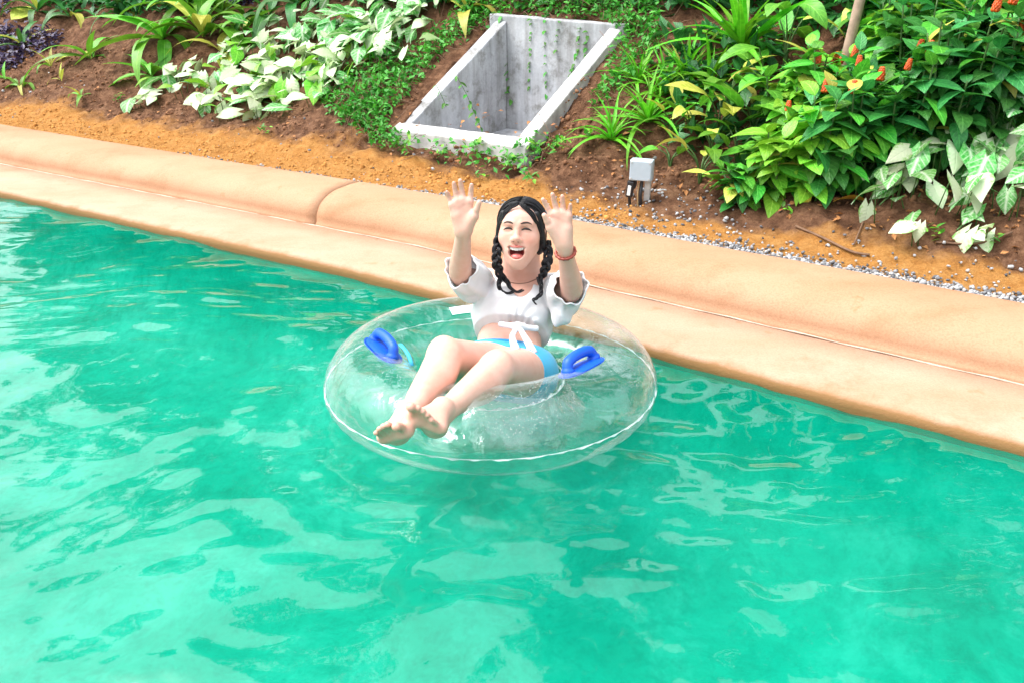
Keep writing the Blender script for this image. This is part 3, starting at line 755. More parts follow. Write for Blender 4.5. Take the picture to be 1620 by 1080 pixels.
class SDF:
    def __init__(s, lo, hi, h):
        s.lo = np.array(lo, dtype=float); s.h = h
        s.n = np.ceil((np.array(hi) - s.lo) / h).astype(int) + 1
        s.D = np.full(tuple(s.n), 0.5, dtype=np.float32)
    def region(s, lo, hi):
        a = np.clip(np.floor((np.array(lo) - s.lo) / s.h).astype(int), 0, s.n); b = np.clip(np.ceil((np.array(hi) - s.lo) / s.h).astype(int) + 1, 0, s.n)
        sl = tuple(slice(x, y) for x, y in zip(a, b))
        g = [(s.lo[k] + s.h * np.arange(a[k], b[k])).astype(np.float32) for k in range(3)]
        return sl, g[0][:, None, None], g[1][None, :, None], g[2][None, None, :]
    def comb(s, sl, d, k, mode='add'):
        a = s.D[sl]
        if mode == 'add':
            if k > 0:
                hh = np.maximum(k - np.abs(a - d), 0) / k; s.D[sl] = np.minimum(a, d) - hh * hh * k * 0.25
            else: s.D[sl] = np.minimum(a, d)
        else:
            d = -d if mode == 'sub' else d
            if k > 0:
                hh = np.maximum(k - np.abs(a - d), 0) / k; s.D[sl] = np.maximum(a, d) + hh * hh * k * 0.25
            else: s.D[sl] = np.maximum(a, d)
    def cone(s, a, b, ra, rb, k=0.02, mode='add', grow=0.0):
        """tapered capsule (linear radius)"""
        a = np.array(a, dtype=float); b = np.array(b, dtype=float); ra += grow; rb += grow
        m = max(ra, rb) + k + 0.02
        sl, X_, Y_, Z_ = s.region(np.minimum(a, b) - m, np.maximum(a, b) + m)
        d = b - a; L2 = d @ d + 1e-12
        t = np.clip(((X_ - a[0]) * d[0] + (Y_ - a[1]) * d[1] + (Z_ - a[2]) * d[2]) / L2, 0, 1)
        dist = np.sqrt((X_ - a[0] - t * d[0]) ** 2 + (Y_ - a[1] - t * d[1]) ** 2 + (Z_ - a[2] - t * d[2]) ** 2) - (ra + (rb - ra) * t)
        s.comb(sl, dist, k, mode)
    def chain(s, pts, rad, k=0.02, mode='add', grow=0.0, sub=7):
        """smooth tapered limb through several points, blended once"""
        P = np.array([tuple(p) for p in pts], dtype=float); rad = np.array(rad, dtype=float)
        n = len(P); tq = np.linspace(0, n - 1, (n - 1) * sub + 1)
        Q = np.array([tuple(p) for p in catmull(pts, sub)])
        Rq = []
        rr = np.concatenate([[2 * rad[0] - rad[1]], rad, [2 * rad[-1] - rad[-2]]])
        for t in tq:
            i = min(int(t), n - 2); f = t - i; a, b, c, d = rr[i:i + 4]
            Rq.append(0.5 * (2 * b + (c - a) * f + (2 * a - 5 * b + 4 * c - d) * f * f + (-a + 3 * b - 3 * c + d) * f ** 3))
        Rq = np.array(Rq) + grow
        m = Rq.max() + k + 0.02
        sl, X_, Y_, Z_ = s.region(Q.min(0) - m, Q.max(0) + m)
        bc = np.full((X_.shape[0], Y_.shape[1], Z_.shape[2]), 9.0, dtype=np.float32); br = np.zeros_like(bc)
        for i in range(len(Q) - 1):
            a, b = Q[i], Q[i + 1]; d = b - a; L2 = d @ d + 1e-12
            t = np.clip(((X_ - a[0]) * d[0] + (Y_ - a[1]) * d[1] + (Z_ - a[2]) * d[2]) / L2, 0, 1)
            dist = np.sqrt((X_ - a[0] - t * d[0]) ** 2 + (Y_ - a[1] - t * d[1]) ** 2 + (Z_ - a[2] - t * d[2]) ** 2)
            w_ = dist < bc; bc = np.where(w_, dist, bc); br = np.where(w_, Rq[i] + (Rq[i + 1] - Rq[i]) * t, br)
        s.comb(sl, bc - br, k, mode)
    def ell(s, c, r, M=None, k=0.02, mode='add', grow=0.0):
        """ellipsoid, radii r along the columns of M"""
        c = np.array(c, dtype=float); r = np.array(r, dtype=float) + grow
        M = np.eye(3) if M is None else np.array(M, dtype=float)
        m = r.max() + k + 0.02
        sl, X_, Y_, Z_ = s.region(c - m, c + m)
        x, y, z = X_ - c[0], Y_ - c[1], Z_ - c[2]
        p = [(M[0, i] * x + M[1, i] * y + M[2, i] * z) for i in range(3)]
        k0 = np.sqrt((p[0] / r[0]) ** 2 + (p[1] / r[1]) ** 2 + (p[2] / r[2]) ** 2)
        k1 = np.sqrt((p[0] / r[0] ** 2) ** 2 + (p[1] / r[1] ** 2) ** 2 + (p[2] / r[2] ** 2) ** 2) + 1e-9
        s.comb(sl, k0 * (k0 - 1) / k1, k, mode)
    def plane(s, p, nrm, k=0.0, lo=None, hi=None):
        """keep the side the normal points away from (d = n.(x-p) <= 0)"""
        nrm = np.array(nrm, dtype=float); nrm /= np.linalg.norm(nrm); p = np.array(p, dtype=float)
        sl, X_, Y_, Z_ = s.region(s.lo if lo is None else lo, s.lo + s.h * s.n if hi is None else hi)
        s.comb(sl, ((X_ - p[0]) * nrm[0] + (Y_ - p[1]) * nrm[1] + (Z_ - p[2]) * nrm[2]).astype(np.float32), k, 'int')
    def mesh(s): return surface_nets(s.D, s.lo, s.h)

def fmat(x, y, z): return np.array([[x[i], y[i], z[i]] for i in range(3)])
def nrm(v): return Vector(v).normalized()

# ---- joints, each placed in space (metres)
J = {}
J['pelvis'] = PX(803, 583, 2.86)
J['hipR'] = PX(768, 585, 2.85); J['hipL'] = PX(838, 592, 2.85)
J['kneeR'] = PX(704, 562, 2.575); J['kneeL'] = PX(786, 583, 2.56)
J['ankR'] = PX(648, 654, 2.335); J['ankL'] = PX(706, 648, 2.335)
J['waist'] = PX(806, 540, 2.94)
J['chest'] = PX(814, 486, 3.00)
J['notch'] = PX(822, 450, 3.03)
J['shR'] = PX(763, 449, 3.03); J['shL'] = PX(881, 456, 3.03)
J['elR'] = PX(727, 436, 2.79); J['elL'] = PX(906, 462, 2.79)
J['wrR'] = PX(733, 371, 2.60); J['wrL'] = PX(894, 396, 2.61)
J['head'] = PX(824, 366, 2.87)

# torso frame
t_up = nrm(J['notch'] - J['pelvis']); t_rt = nrm(J['shL'] - J['shR']); t_rt = nrm(t_rt - t_up * t_rt.dot(t_up)); t_fw = nrm(t_rt.cross(t_up))
if t_fw.y > 0: t_fw = -t_fw
TM = fmat(t_rt, t_up, t_fw)
p_rt = nrm(J['hipL'] - J['hipR'])
# head frame: x viewer's right, y up, z toward viewer
hfw = nrm(Vector((0, 0, CAM_H)) - J['head']); hfw = nrm(hfw + Vector((-0.16, 0, -0.05)))
hup0 = nrm(PX(822.5, 326, 2.87) - PX(816.5, 424, 2.87)); hup = nrm(hup0 - hfw * hup0.dot(hfw)); hrt = nrm(hup.cross(hfw))
HM = fmat(hrt, hup, hfw)
def HP(x, y, z): return J['head'] + hrt * x + hup * y + hfw * z

def torso(S, g=0.0, k=0.05, arms=True):
    up, fw, rt = t_up, t_fw, t_rt
    # pelvis
    S.ell(J['pelvis'] + up * 0.0 - fw * 0.005, (0.150, 0.095, 0.095), TM, k, grow=g)
    S.cone(J['hipR'], J['hipL'], 0.082, 0.082, k, grow=g)
    S.ell(J['waist'] - fw * 0.012, (0.113, 0.095, 0.078), TM, k, grow=g)
    S.ell(J['chest'] - fw * 0.012, (0.128, 0.105, 0.088), TM, k, grow=g)
    for sx in (-1, 1):
        S.ell(J['chest'] + rt * sx * 0.058 + fw * 0.062 - up * 0.012, (0.054, 0.054, 0.046), TM, 0.035, grow=g)
    S.ell(J['notch'] - fw * 0.035 - up * 0.035, (0.120, 0.060, 0.068), TM, k, grow=g)
    S.cone(J['notch'] - fw * 0.03 - up * 0.01, J['shR'], 0.046, 0.045, 0.05, grow=g); S.cone(J['notch'] - fw * 0.03 - up * 0.01, J['shL'], 0.046, 0.045, 0.05, grow=g)

def neck(S, g=0.0):
    a = J['notch'] - t_fw * 0.042 - t_up * 0.01; b = HP(0, -0.055, -0.030)
    S.cone(a, b, 0.050, 0.044, 0.035, grow=g)
    # trapezius and sternomastoid hints
    S.cone(HP(-0.045, -0.05, -0.03), J['notch'] - t_rt * 0.015 - t_fw * 0.004, 0.010, 0.008, 0.03); S.cone(HP(0.045, -0.05, -0.03), J['notch'] + t_rt * 0.015 - t_fw * 0.004, 0.010, 0.008, 0.03)
    for j in ('shR', 'shL'): S.cone(HP(0, -0.075, -0.045), J[j] * 0.6 + (J['notch'] - t_fw * 0.04) * 0.4, 0.032, 0.030, 0.05, grow=g)

def arm(S, sd):
    sh, el, wr = J['sh' + sd], J['el' + sd], J['wr' + sd]
    S.chain([sh, sh.lerp(el, 0.45), el.lerp(sh, 0.08), el.lerp(wr, 0.25), el.lerp(wr, 0.65), wr], [0.046, 0.040, 0.037, 0.0365, 0.029, 0.0235], 0.02)

def leg(S, sd):
    hip, kn, an = J['hip' + sd], J['knee' + sd], J['ank' + sd]
    S.chain([hip, hip.lerp(kn, 0.35), hip.lerp(kn, 0.8), kn], [0.083, 0.078, 0.062, 0.056], 0.03)
    ax = nrm(an - kn); back = nrm((hip - kn) - ax * (hip - kn).dot(ax))      # toward the calf side
    S.chain([kn, kn.lerp(an, 0.28) + back * 0.016, kn.lerp(an, 0.62) + back * 0.006, an], [0.054, 0.057, 0.043, 0.029], 0.012)
    S.ell(kn - back * 0.026 - ax * 0.006, (0.031, 0.033, 0.031), None, 0.016)          # kneecap
    S.cone(kn.lerp(an, 0.08) - back * 0.022, kn.lerp(an, 0.75) - back * 0.010, 0.026, 0.022, 0.02)   # shin

FT = {}
def foot(S, sd, heel, toes, d_heel, d_toe, ball_d):
    """toes: five pixels, big toe first"""
    an = J['ank' + sd]
    hl = PX(*heel, d_heel)
    tp = [PX(u, v, d_toe + 0.006 * i) for i, (u, v) in enumerate(toes)]
    mid = (tp[0] + tp[1] + tp[2] + tp[3]) / 4
    fwd = nrm(mid - hl)
    lat = nrm(tp[4] - tp[0]); lat = nrm(lat - fwd * lat.dot(fwd))
    dor = nrm(lat.cross(fwd));
    if dor.dot(an - hl) < 0: dor = -dor
    S.ell(hl + dor * 0.022 + fwd * 0.012, (0.027, 0.034, 0.028), fmat(lat, fwd, dor), 0.02)
    S.cone(an, hl + dor * 0.028 + fwd * 0.012, 0.028, 0.025, 0.02)
    bw = 0.036
    mt = [mid - fwd * (0.058 + 0.008 * i) - lat * bw + lat * (2 * bw * i / 4) for i in range(5)]
    ins = an + fwd * 0.030 - dor * 0.010
    for i in range(5):
        S.cone(hl + dor * 0.016 + fwd * 0.03 + lat * (i - 2) * 0.006, mt[i] + dor * 0.004, 0.019, 0.0155 - 0.0012 * i, 0.022)
        S.cone(ins, mt[i] + dor * 0.006, 0.021, 0.011, 0.02)
    S.cone(mt[0] + dor * 0.002, mt[0] + lat * 0.01, 0.019, 0.016, 0.02)
    rr = [0.0125, 0.0088, 0.0082, 0.0076, 0.0072]
    for i in range(5):
        t = tp[i]; m0 = mt[i].lerp(t, 0.62) + dor * 0.004
        S.cone(mt[i], m0, rr[i] * 1.05, rr[i] * 0.86, 0.008); S.cone(m0, t, rr[i] * 0.86, rr[i], 0.004)
    FT[sd] = (hl, fwd, lat, dor, tp)

HD = {}
def hand(S, sd, tips, bases, thumb, tbase, d0, d1):
    """tips/bases: index..pinky pixels; thumb tip and thumb base pixel"""
    wr = J['wr' + sd]
    dp = d0 - 0.012
    B = [PX(u, v, d0 - 0.035) for u, v in bases]
    T = [PX(u, v, d1 + 0.004 * abs(i - 1)) for i, (u, v) in enumerate(tips)]
    pn = nrm(Vector((0, 0, CAM_H)) - wr)            # palm normal, to the viewer
    for i in range(4):
        S.cone(wr + (B[i] - wr) * 0.12, B[i], 0.0165, 0.0115, 0.016)
    # thenar and hypothenar pads
    S.cone(wr.lerp(PX(*tbase, d0 - 0.03), 0.35) + pn * 0.006, PX(*tbase, d0 - 0.03) + pn * 0.006, 0.017, 0.0145, 0.02)
    S.cone(wr.lerp(B[3], 0.2) + pn * 0.006, wr.lerp(B[3], 0.62) + pn * 0.005, 0.0145, 0.012, 0.018)
    rr = [0.0082, 0.0086, 0.0081, 0.0070]
    for i in range(4):
        a, t = B[i], T[i]; bend = pn * (0.008 if i < 3 else 0.010)
        k1 = a.lerp(t, 0.45) - pn * 0.004; k2 = a.lerp(t, 0.75) - pn * 0.001
        S.cone(a, k1, rr[i] * 1.08, rr[i] * 1.0, 0.006); S.cone(k1, k2, rr[i] * 1.0, rr[i] * 0.92, 0.003); S.cone(k2, t + bend * 0.5, rr[i] * 0.92, rr[i] * 0.78, 0.003)
    tb = PX(*tbase, d0 - 0.03); tt = PX(*thumb, d0 - 0.055)
    km = tb.lerp(tt, 0.5) + pn * 0.002
    S.cone(tb, km, 0.0120, 0.0098, 0.008); S.cone(km, tt, 0.0098, 0.0080, 0.004)
    HD[sd] = (wr, pn, B, T)

def head(S):
    E = lambda x, y, z, r, k=0.02, mode='add': S.ell(HP(x, y, z), r, HM, k, mode)
    E(0, 0.030, -0.022, (0.073, 0.075, 0.090), 0.0)
    E(0, -0.014, 0.016, (0.0670, 0.072, 0.066), 0.03)
    E(0, 0.038, 0.045, (0.050, 0.036, 0.036), 0.03)          # forehead
    E(0, -0.080, 0.032, (0.034, 0.036, 0.041), 0.035)        # open jaw
    E(0, -0.109, 0.058, (0.017, 0.013, 0.013), 0.026)        # chin
    for sx in (-1, 1):
        E(sx * 0.039, -0.024, 0.050, (0.024, 0.022, 0.022), 0.03)   # lifted cheeks
        E(sx * 0.030, 0.0105, 0.083, (0.017, 0.0085, 0.008), 0.012, 'sub')
        E(sx * 0.0305, 0.0085, 0.064, (0.0175, 0.012, 0.0135), 0.006)
        S.cone(HP(sx * 0.014, 0.029, 0.079), HP(sx * 0.044, 0.028, 0.066), 0.005, 0.005, 0.014)
        E(sx * 0.0735, -0.006, -0.012, (0.010, 0.030, 0.018), 0.008)
        S.cone(HP(sx * 0.045, -0.056, 0.006), HP(sx * 0.015, -0.106, 0.050), 0.014, 0.010, 0.03)
        E(sx * 0.0115, -0.025, 0.087, (0.0082, 0.0070, 0.010), 0.006)
    S.cone(HP(0, 0.020, 0.077), HP(0, -0.016, 0.092), 0.0060, 0.0080, 0.014); E(0, -0.021, 0.095, (0.0100, 0.0085, 0.0090), 0.008)
    # mouth: lips round an open cavity
    E(0, -0.064, 0.062, (0.034, 0.032, 0.024), 0.03)
    E(0, -0.067, 0.094, (0.0290, 0.0245, 0.044), 0.003, 'sub')
    E(0, -0.052, 0.094, (0.0320, 0.0090, 0.040), 0.004, 'sub')
    L = lip_points()
    for i in range(len(L)):
        a, b = L[i], L[(i + 1) % len(L)]
        S.cone(HP(*a[:3]), HP(*b[:3]), a[3], b[3], 0.003)

def lip_points():
    out = []
    n = 30
    for i in range(n):
        a = 2 * math.pi * i / n
        c_ = math.cos(a); s_ = math.sin(a)
        x = 0.0335 * math.copysign(abs(c_) ** 0.9, c_)
        y = -0.0465 + (0.0022 * s_ - 0.0035 * (1 - abs(c_)) if s_ > 0 else -0.0470 * abs(s_) ** 0.85)
        z = 0.0880 - 26.0 * x * x - (0.009 * (-s_) if s_ < 0 else 0.0)
        r = 0.0022 + 0.0012 * abs(s_)
        out.append((x, y, z, r))
    return out

allp = list(J.values()) + [PX(590, 700, 2.08), PX(700, 285, 2.5), PX(930, 300, 2.6)]
lo = np.array([min(p[i] for p in allp) for i in range(3)]) - 0.17; hi = np.array([max(p[i] for p in allp) for i in range(3)]) + 0.13
SB = SDF(lo, hi, 0.0032)
torso(SB)
for sd in 'RL': leg(SB, sd); arm(SB, sd)
neck(SB)
foot(SB, 'R', (634, 699), [(627, 674), (613, 671), (606, 674), (600, 678), (595, 684)], 2.285, 2.15, 0)
foot(SB, 'L', (687, 689), [(650, 643), (661, 645), (669, 650), (676, 656), (682, 664)], 2.285, 2.15, 0)
hand(SB, 'R', [(746, 293), (728, 286), (718, 290), (707, 304)], [(743.5, 320), (733, 317), (723.5, 319), (715, 325)], (758, 321), (750, 343), 2.60, 2.545)
hand(SB, 'L', [(859, 316), (874, 308), (889.5, 311), (902.5, 324)], [(873, 341), (882, 338), (891.5, 339), (900, 343)], (861, 341), (871, 361), 2.61, 2.555)
head_cut_p = HP(0, -0.13, -0.02)
SBn = SB
V1, Q1 = SB.mesh()
# finer grid for the head, overlapping in the neck
hc = np.array(J['head']); SH = SDF(hc - np.array([0.14, 0.16, 0.17]), hc + np.array([0.14, 0.15, 0.15]), 0.0016)
head(SH)
aneck = J['notch'] - t_fw * 0.042 - t_up * 0.01
SH.cone(aneck, HP(0, -0.055, -0.030), 0.050, 0.044, 0.02)
SH.cone(HP(-0.045, -0.05, -0.03), J['notch'] - t_rt * 0.015 - t_fw * 0.004, 0.010, 0.008, 0.03); SH.cone(HP(0.045, -0.05, -0.03), J['notch'] + t_rt * 0.015 - t_fw * 0.004, 0.010, 0.008, 0.03)
nx_ = nrm(HP(0, -0.055, -0.03) - aneck)
SH.plane(aneck + nx_ * 0.035, -nx_, 0.0)
V2, Q2 = SH.mesh()
VV = np.concatenate([V1, V2]); QQ = np.concatenate([Q1, Q2 + len(V1)])
PERSON0 = Vector((J['pelvis'].x, J['pelvis'].y, 0.0))
person = empty('person', PERSON0)
tag(person, 'laughing person in white tied blouse and blue swim bottoms waving both raised hands', 'person')

def seg_dist(P, a, b):
    a = np.array(a); b = np.array(b); d = b - a; t = np.clip(((P - a) @ d) / (d @ d), 0, 1); return np.linalg.norm(P - a - t[:, None] * d, axis=1)
skin = np.tile(np.array([0.700, 0.425, 0.335]), (len(VV), 1))
def blend(w, col):
    global skin
    w = np.clip(w, 0, 1)[:, None]; skin = skin * (1 - w) + np.array(col) * w
# palms, soles, knees, cheeks, lips, mouth lining
for sd in 'RL':
    wr, pn, B, T = HD[sd]
    dmin = np.min([np.linalg.norm(VV - np.array(q), axis=1) for q in T], axis=0); blend(1.0 - dmin / 0.022, (0.70, 0.36, 0.285))
    W_ = lambda a, b: wr.lerp(a.lerp(b, 0.5), 1.0)
    lines = [(B[3].lerp(wr, 0.20), B[1].lerp(wr, 0.14)), (B[1].lerp(wr, 0.14), B[0].lerp(wr, 0.02)), (B[0].lerp(wr, 0.25), B[3].lerp(wr, 0.52)), (B[0].lerp(wr, 0.28), B[1].lerp(wr, 0.55)), (B[1].lerp(wr, 0.55), B[1].lerp(wr, 0.92))]
    for a_, b_ in lines: blend(0.55 * (1 - seg_dist(VV, a_ + pn * 0.012, b_ + pn * 0.012) / 0.0075), (0.56, 0.25, 0.20))
    for i_ in range(4):
        ax_ = np.array(nrm(T[i_] - B[i_])); base_ = np.array(B[i_]); ln_ = (T[i_] - B[i_]).length; rel_ = VV - base_; al_ = rel_ @ ax_; rd_ = np.linalg.norm(rel_ - al_[:, None] * ax_, axis=1)
        for q_ in (0.06, 0.42, 0.72): blend(np.where(rd_ < 0.013, 0.45 * (1 - np.abs(al_ - q_ * ln_) / 0.0028), 0), (0.58, 0.27, 0.21))
    hl, fwd, lat, dor, tp = FT[sd]
    rel = (VV - np.array(hl)); fz = rel @ np.array(dor); fl_ = rel @ np.array(fwd); ltv = np.abs(rel @ np.array(lat))
    blend(np.where((fl_ > -0.045) & (fl_ < 0.25) & (ltv < 0.07) & (fz > -0.04), 0.75 * np.clip((0.012 - fz) / 0.015, 0, 1), 0), (0.70, 0.38, 0.29))
    d_ = np.min([np.linalg.norm(VV - np.array(q), axis=1) for q in tp], axis=0); blend(0.6 * (1 - d_ / 0.02), (0.67, 0.34, 0.255))
    kd = np.linalg.norm(VV - np.array(J['knee' + sd]), axis=1); blend(0.25 * (1.4 - kd / 0.05), (0.72, 0.40, 0.29))
HV = (VV - np.array(J['head'])) @ HM
isH = np.zeros(len(VV), bool); isH[len(V1):] = True
for sx in (-1, 1):
    blend(np.where(isH, 0.5 * np.exp(-(((HV[:, 0] - sx * 0.040) / 0.020) ** 2 + ((HV[:, 1] + 0.025) / 0.016) ** 2)) * (HV[:, 2] > 0), 0), (0.78, 0.36, 0.28))
blend(np.where(isH, 0.3 * np.exp(-((HV[:, 0] / 0.012) ** 2 + ((HV[:, 1] + 0.023) / 0.010) ** 2)) * (HV[:, 2] > 0.06), 0), (0.76, 0.38, 0.29))
L = np.array(lip_points())
dl = np.min([seg_dist(HV, L[i, :3], L[(i + 1) % len(L), :3]) - 0.5 * (L[i, 3] + L[(i + 1) % len(L), 3]) for i in range(len(L))], axis=0)
blend(np.where(isH, 1.0 - (dl - 0.0006) / 0.0015, 0), (0.70, 0.20, 0.17))
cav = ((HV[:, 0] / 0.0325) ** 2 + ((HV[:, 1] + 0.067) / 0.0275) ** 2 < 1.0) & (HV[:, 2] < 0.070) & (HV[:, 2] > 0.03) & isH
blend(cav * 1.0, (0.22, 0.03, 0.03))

def mat_skin():
    m, n, l, p, o = newmat('skin')
    at = n.new('ShaderNodeAttribute'); at.attribute_name = 'Col'
    f = tex_noise(n, l, 45, 5, 0.6); g = tex_noise(n, l, 420, 3, 0.6)
    c = mixc(n, l, at.outputs['Color'], ramp(n, l, f, [(0.3, (0.92, 0.80, 0.76)), (0.65, (1, 1, 1))]), 0.5, 'MULTIPLY')
    f2 = tex_noise(n, l, 11, 4, 0.6); c = mixc(n, l, c, ramp(n, l, f2, [(0.35, (0.96, 0.84, 0.80)), (0.6, (1, 1, 1))]), 0.5, 'MULTIPLY')
    l.new(c, p.inputs['Base Color']); p.inputs['Roughness'].default_value = 0.40; p.inputs['Specular IOR Level'].default_value = 0.38
    p.inputs['Subsurface Weight'].default_value = 0.12; p.inputs['Subsurface Radius'].default_value = (0.012, 0.005, 0.003); p.inputs['Subsurface Scale'].default_value = 0.6
    l.new(bump(n, l, g, 0.12, 0.001), p.inputs['Normal'])
    return m
M_SKIN = mat_skin()
off = np.array(PERSON0)
me = mesh('body', VV - off, QQ, True, M_SKIN); vcol(me, skin)
body = link('body', me, person)
def pbuild(name, V_, Q_, m, parent=person, smooth=True): return link(name, mesh(name, np.asarray(V_) - off, Q_, smooth, m), parent)
# ================================================================== CLOTHES, HAIR, FACE DETAIL
def fold_noise(S, amp, fx, seed=0.0, d1=(1, 0.2, 0.1), d2=(0.1, 1, 0.3)):
    """cloth folds: push the field in and out"""
    sl, X_, Y_, Z_ = S.region(S.lo, S.lo + S.h * S.n)
    a = S.D
    near = np.abs(a) < 0.03
    I = np.argwhere(near); P = S.lo + I * S.h
    u = P @ np.array(d1); v_ = P @ np.array(d2)
    w_ = amp * (0.6 * np.sin(u * fx + 2.5 * np.sin(v_ * fx * 0.45 + seed) + seed) + 0.4 * noise2(P[:, 0] * fx * 0.6 + P[:, 2] * 9 + seed, P[:, 1] * fx * 0.6))
    a[near] += w_.astype(np.float32)

# ---- blouse
blo = lo.copy(); bhi = hi.copy()
pl = [J['chest'], J['shR'], J['shL'], J['elR'], J['elL'], J['waist'], J['notch']]
blo = np.array([min(p[i] for p in pl) for i in range(3)]) - 0.16; bhi = np.array([max(p[i] for p in pl) for i in range(3)]) + 0.14
CL = SDF(blo, bhi, 0.0026)
torso(CL, 0.010, 0.06)
CL.ell(J['chest'] - t_up * 0.05 - t_fw * 0.0, (0.128, 0.09, 0.094), TM, 0.05, grow=0.010)
hem = J['waist'] + t_up * 0.030
CL.plane(hem + t_fw * 0.0, -t_up + t_fw * 0.12, 0.004)
fold_noise(CL, 0.0048, 62, 0.0, (0.9, 0.3, -0.5), (0.2, 0.9, 0.6))
# loose bell sleeves: flared shells round the upper arms
def sleeve(sd, end, r_end, drop, sag):
    sh = J['sh' + sd]; el = J['el' + sd]
    S = SDF(blo, bhi, 0.0026)
    e = end
    mid = sh.lerp(e, 0.5) + Vector((0, 0, -sag))
    S.chain([sh - (e - sh) * 0.10, mid, e + (e - sh) * 0.25], [0.056, (0.056 + r_end) / 2 + 0.006, r_end * 1.12], 0.04)
    dirn = nrm(e - sh)
    # hanging lower lobe
    S.cone(mid + Vector((0, 0, -0.02)), e + drop, 0.05, r_end * 0.72, 0.05)
    S.D = S.D.copy(); fold_noise(S, 0.0085, 66, 1.0 + (2 if sd == 'L' else 0), (0.8, -0.3, 0.6), (0.3, 0.7, 0.6))
    # pleats that open toward the hem
    sl, X_, Y_, Z_ = S.region(S.lo, S.lo + S.h * S.n)
    b1 = nrm(dirn.cross(Vector((0, 0, 1)))); b2 = nrm(dirn.cross(b1))
    qx, qy, qz = X_ - sh.x, Y_ - sh.y, Z_ - sh.z
    q_ = np.clip((qx * dirn.x + qy * dirn.y + qz * dirn.z) / (e - sh).length, 0, 1.3)
    th_ = np.arctan2(qx * b2.x + qy * b2.y + qz * b2.z, qx * b1.x + qy * b1.y + qz * b1.z)
    S.D += (0.0042 * q_ ** 1.5 * np.sin(7 * th_ + 1.2 * np.sin(3 * th_ + (2 if sd == 'L' else 0)) + 2.0 * q_)).astype(np.float32)
    inner = S.D + 0.0060
    cut = nrm(dirn + Vector((0, 0, 0.05)))
    shell = np.maximum(S.D, -inner)
    # fill solid near the shoulder so that it joins the bodice
    sl, X_, Y_, Z_ = S.region(S.lo, S.lo + S.h * S.n)
    pd = (X_ - e.x) * cut.x + (Y_ - e.y) * cut.y + (Z_ - e.z) * cut.z
    return np.maximum(shell, pd.astype(np.float32)), S
shR, sR = sleeve('R', PX(728, 424, 2.77), 0.049, Vector((0.016, 0.030, -0.048)), 0.010)
shL, sL = sleeve('L', PX(901, 452, 2.77), 0.052, Vector((-0.024, 0.050, -0.130)), 0.014)
kk = 0.012
for sh_ in (shR, shL):
    hh = np.maximum(kk - np.abs(CL.D - sh_), 0) / kk; CL.D = np.minimum(CL.D, sh_) - hh * hh * kk * 0.25
# gathers radiating from the front knot
kc = PX(820, 517, 2.818)
I = np.argwhere(np.abs(CL.D) < 0.02); P = CL.lo + I * CL.h - np.array(kc)
pu = P @ np.array(t_up); pr = P @ np.array(t_rt); pf = P @ np.array(t_fw); rad_ = np.hypot(pu, pr)
CL.D[I[:, 0], I[:, 1], I[:, 2]] += np.where(pf > -0.09, 0.0020 * np.exp(-((rad_ - 0.06) / 0.06) ** 2) * np.sin(17 * np.arctan2(pu, pr) + 3 * rad_ * 20), 0).astype(np.float32)
# scoop neckline with a V, showing collarbones
CL.ell(J['notch'] + t_fw * 0.05 - t_up * 0.012, (0.078, 0.050, 0.090), TM, 0.005, 'sub')
CL.ell(J['notch'] + t_fw * 0.075 - t_up * 0.062 + t_rt * 0.014, (0.036, 0.056, 0.066), TM, 0.008, 'sub')
CL.cone(J['notch'] - t_fw * 0.05, HP(0, -0.05, -0.03), 0.060, 0.060, 0.006, 'sub')
kc = PX(820, 517, 2.818)
for sg in (-1, 1):
    CL.cone(kc, kc + t_rt * sg * 0.060 - t_fw * 0.018 + t_up * 0.012, 0.009, 0.010, 0.030)
Vb, Qb = CL.mesh()

def mat_cloth(name, col, rough=0.8, fine=260, bs=0.2, trans=0.0):
    m, n, l, p, o = newmat(name)
    f = tex_noise(n, l, 24, 5, 0.6); g = tex_noise(n, l, fine, 4, 0.6)
    c = ramp(n, l, f, [(0.3, tuple(x * 0.93 for x in col)), (0.7, col)])
    l.new(c, p.inputs['Base Color']); p.inputs['Roughness'].default_value = rough; p.inputs['Specular IOR Level'].default_value = 0.2
    p.inputs['Sheen Weight'].default_value = 0.15
    h = n.new('ShaderNodeMath'); h.operation = 'MULTIPLY_ADD'; l.new(f, h.inputs[0]); h.inputs[1].default_value = 3.0; l.new(g, h.inputs[2])
    l.new(bump(n, l, h.outputs[0], bs, 0.004), p.inputs['Normal'])
    if trans > 0:
        tl = n.new('ShaderNodeBsdfTranslucent'); tl.inputs['Color'].default_value = (*col, 1)
        mx = n.new('ShaderNodeMixShader'); mx.inputs[0].default_value = trans; l.new(p.outputs[0], mx.inputs[1]); l.new(tl.outputs[0], mx.inputs[2]); l.new(mx.outputs[0], o.inputs['Surface'])
    return m
M_WHITE = mat_cloth('white_cotton', (0.88, 0.88, 0.89), 0.85, 300, 0.30, 0.22)
blouse = pbuild('blouse', Vb, Qb, M_WHITE)
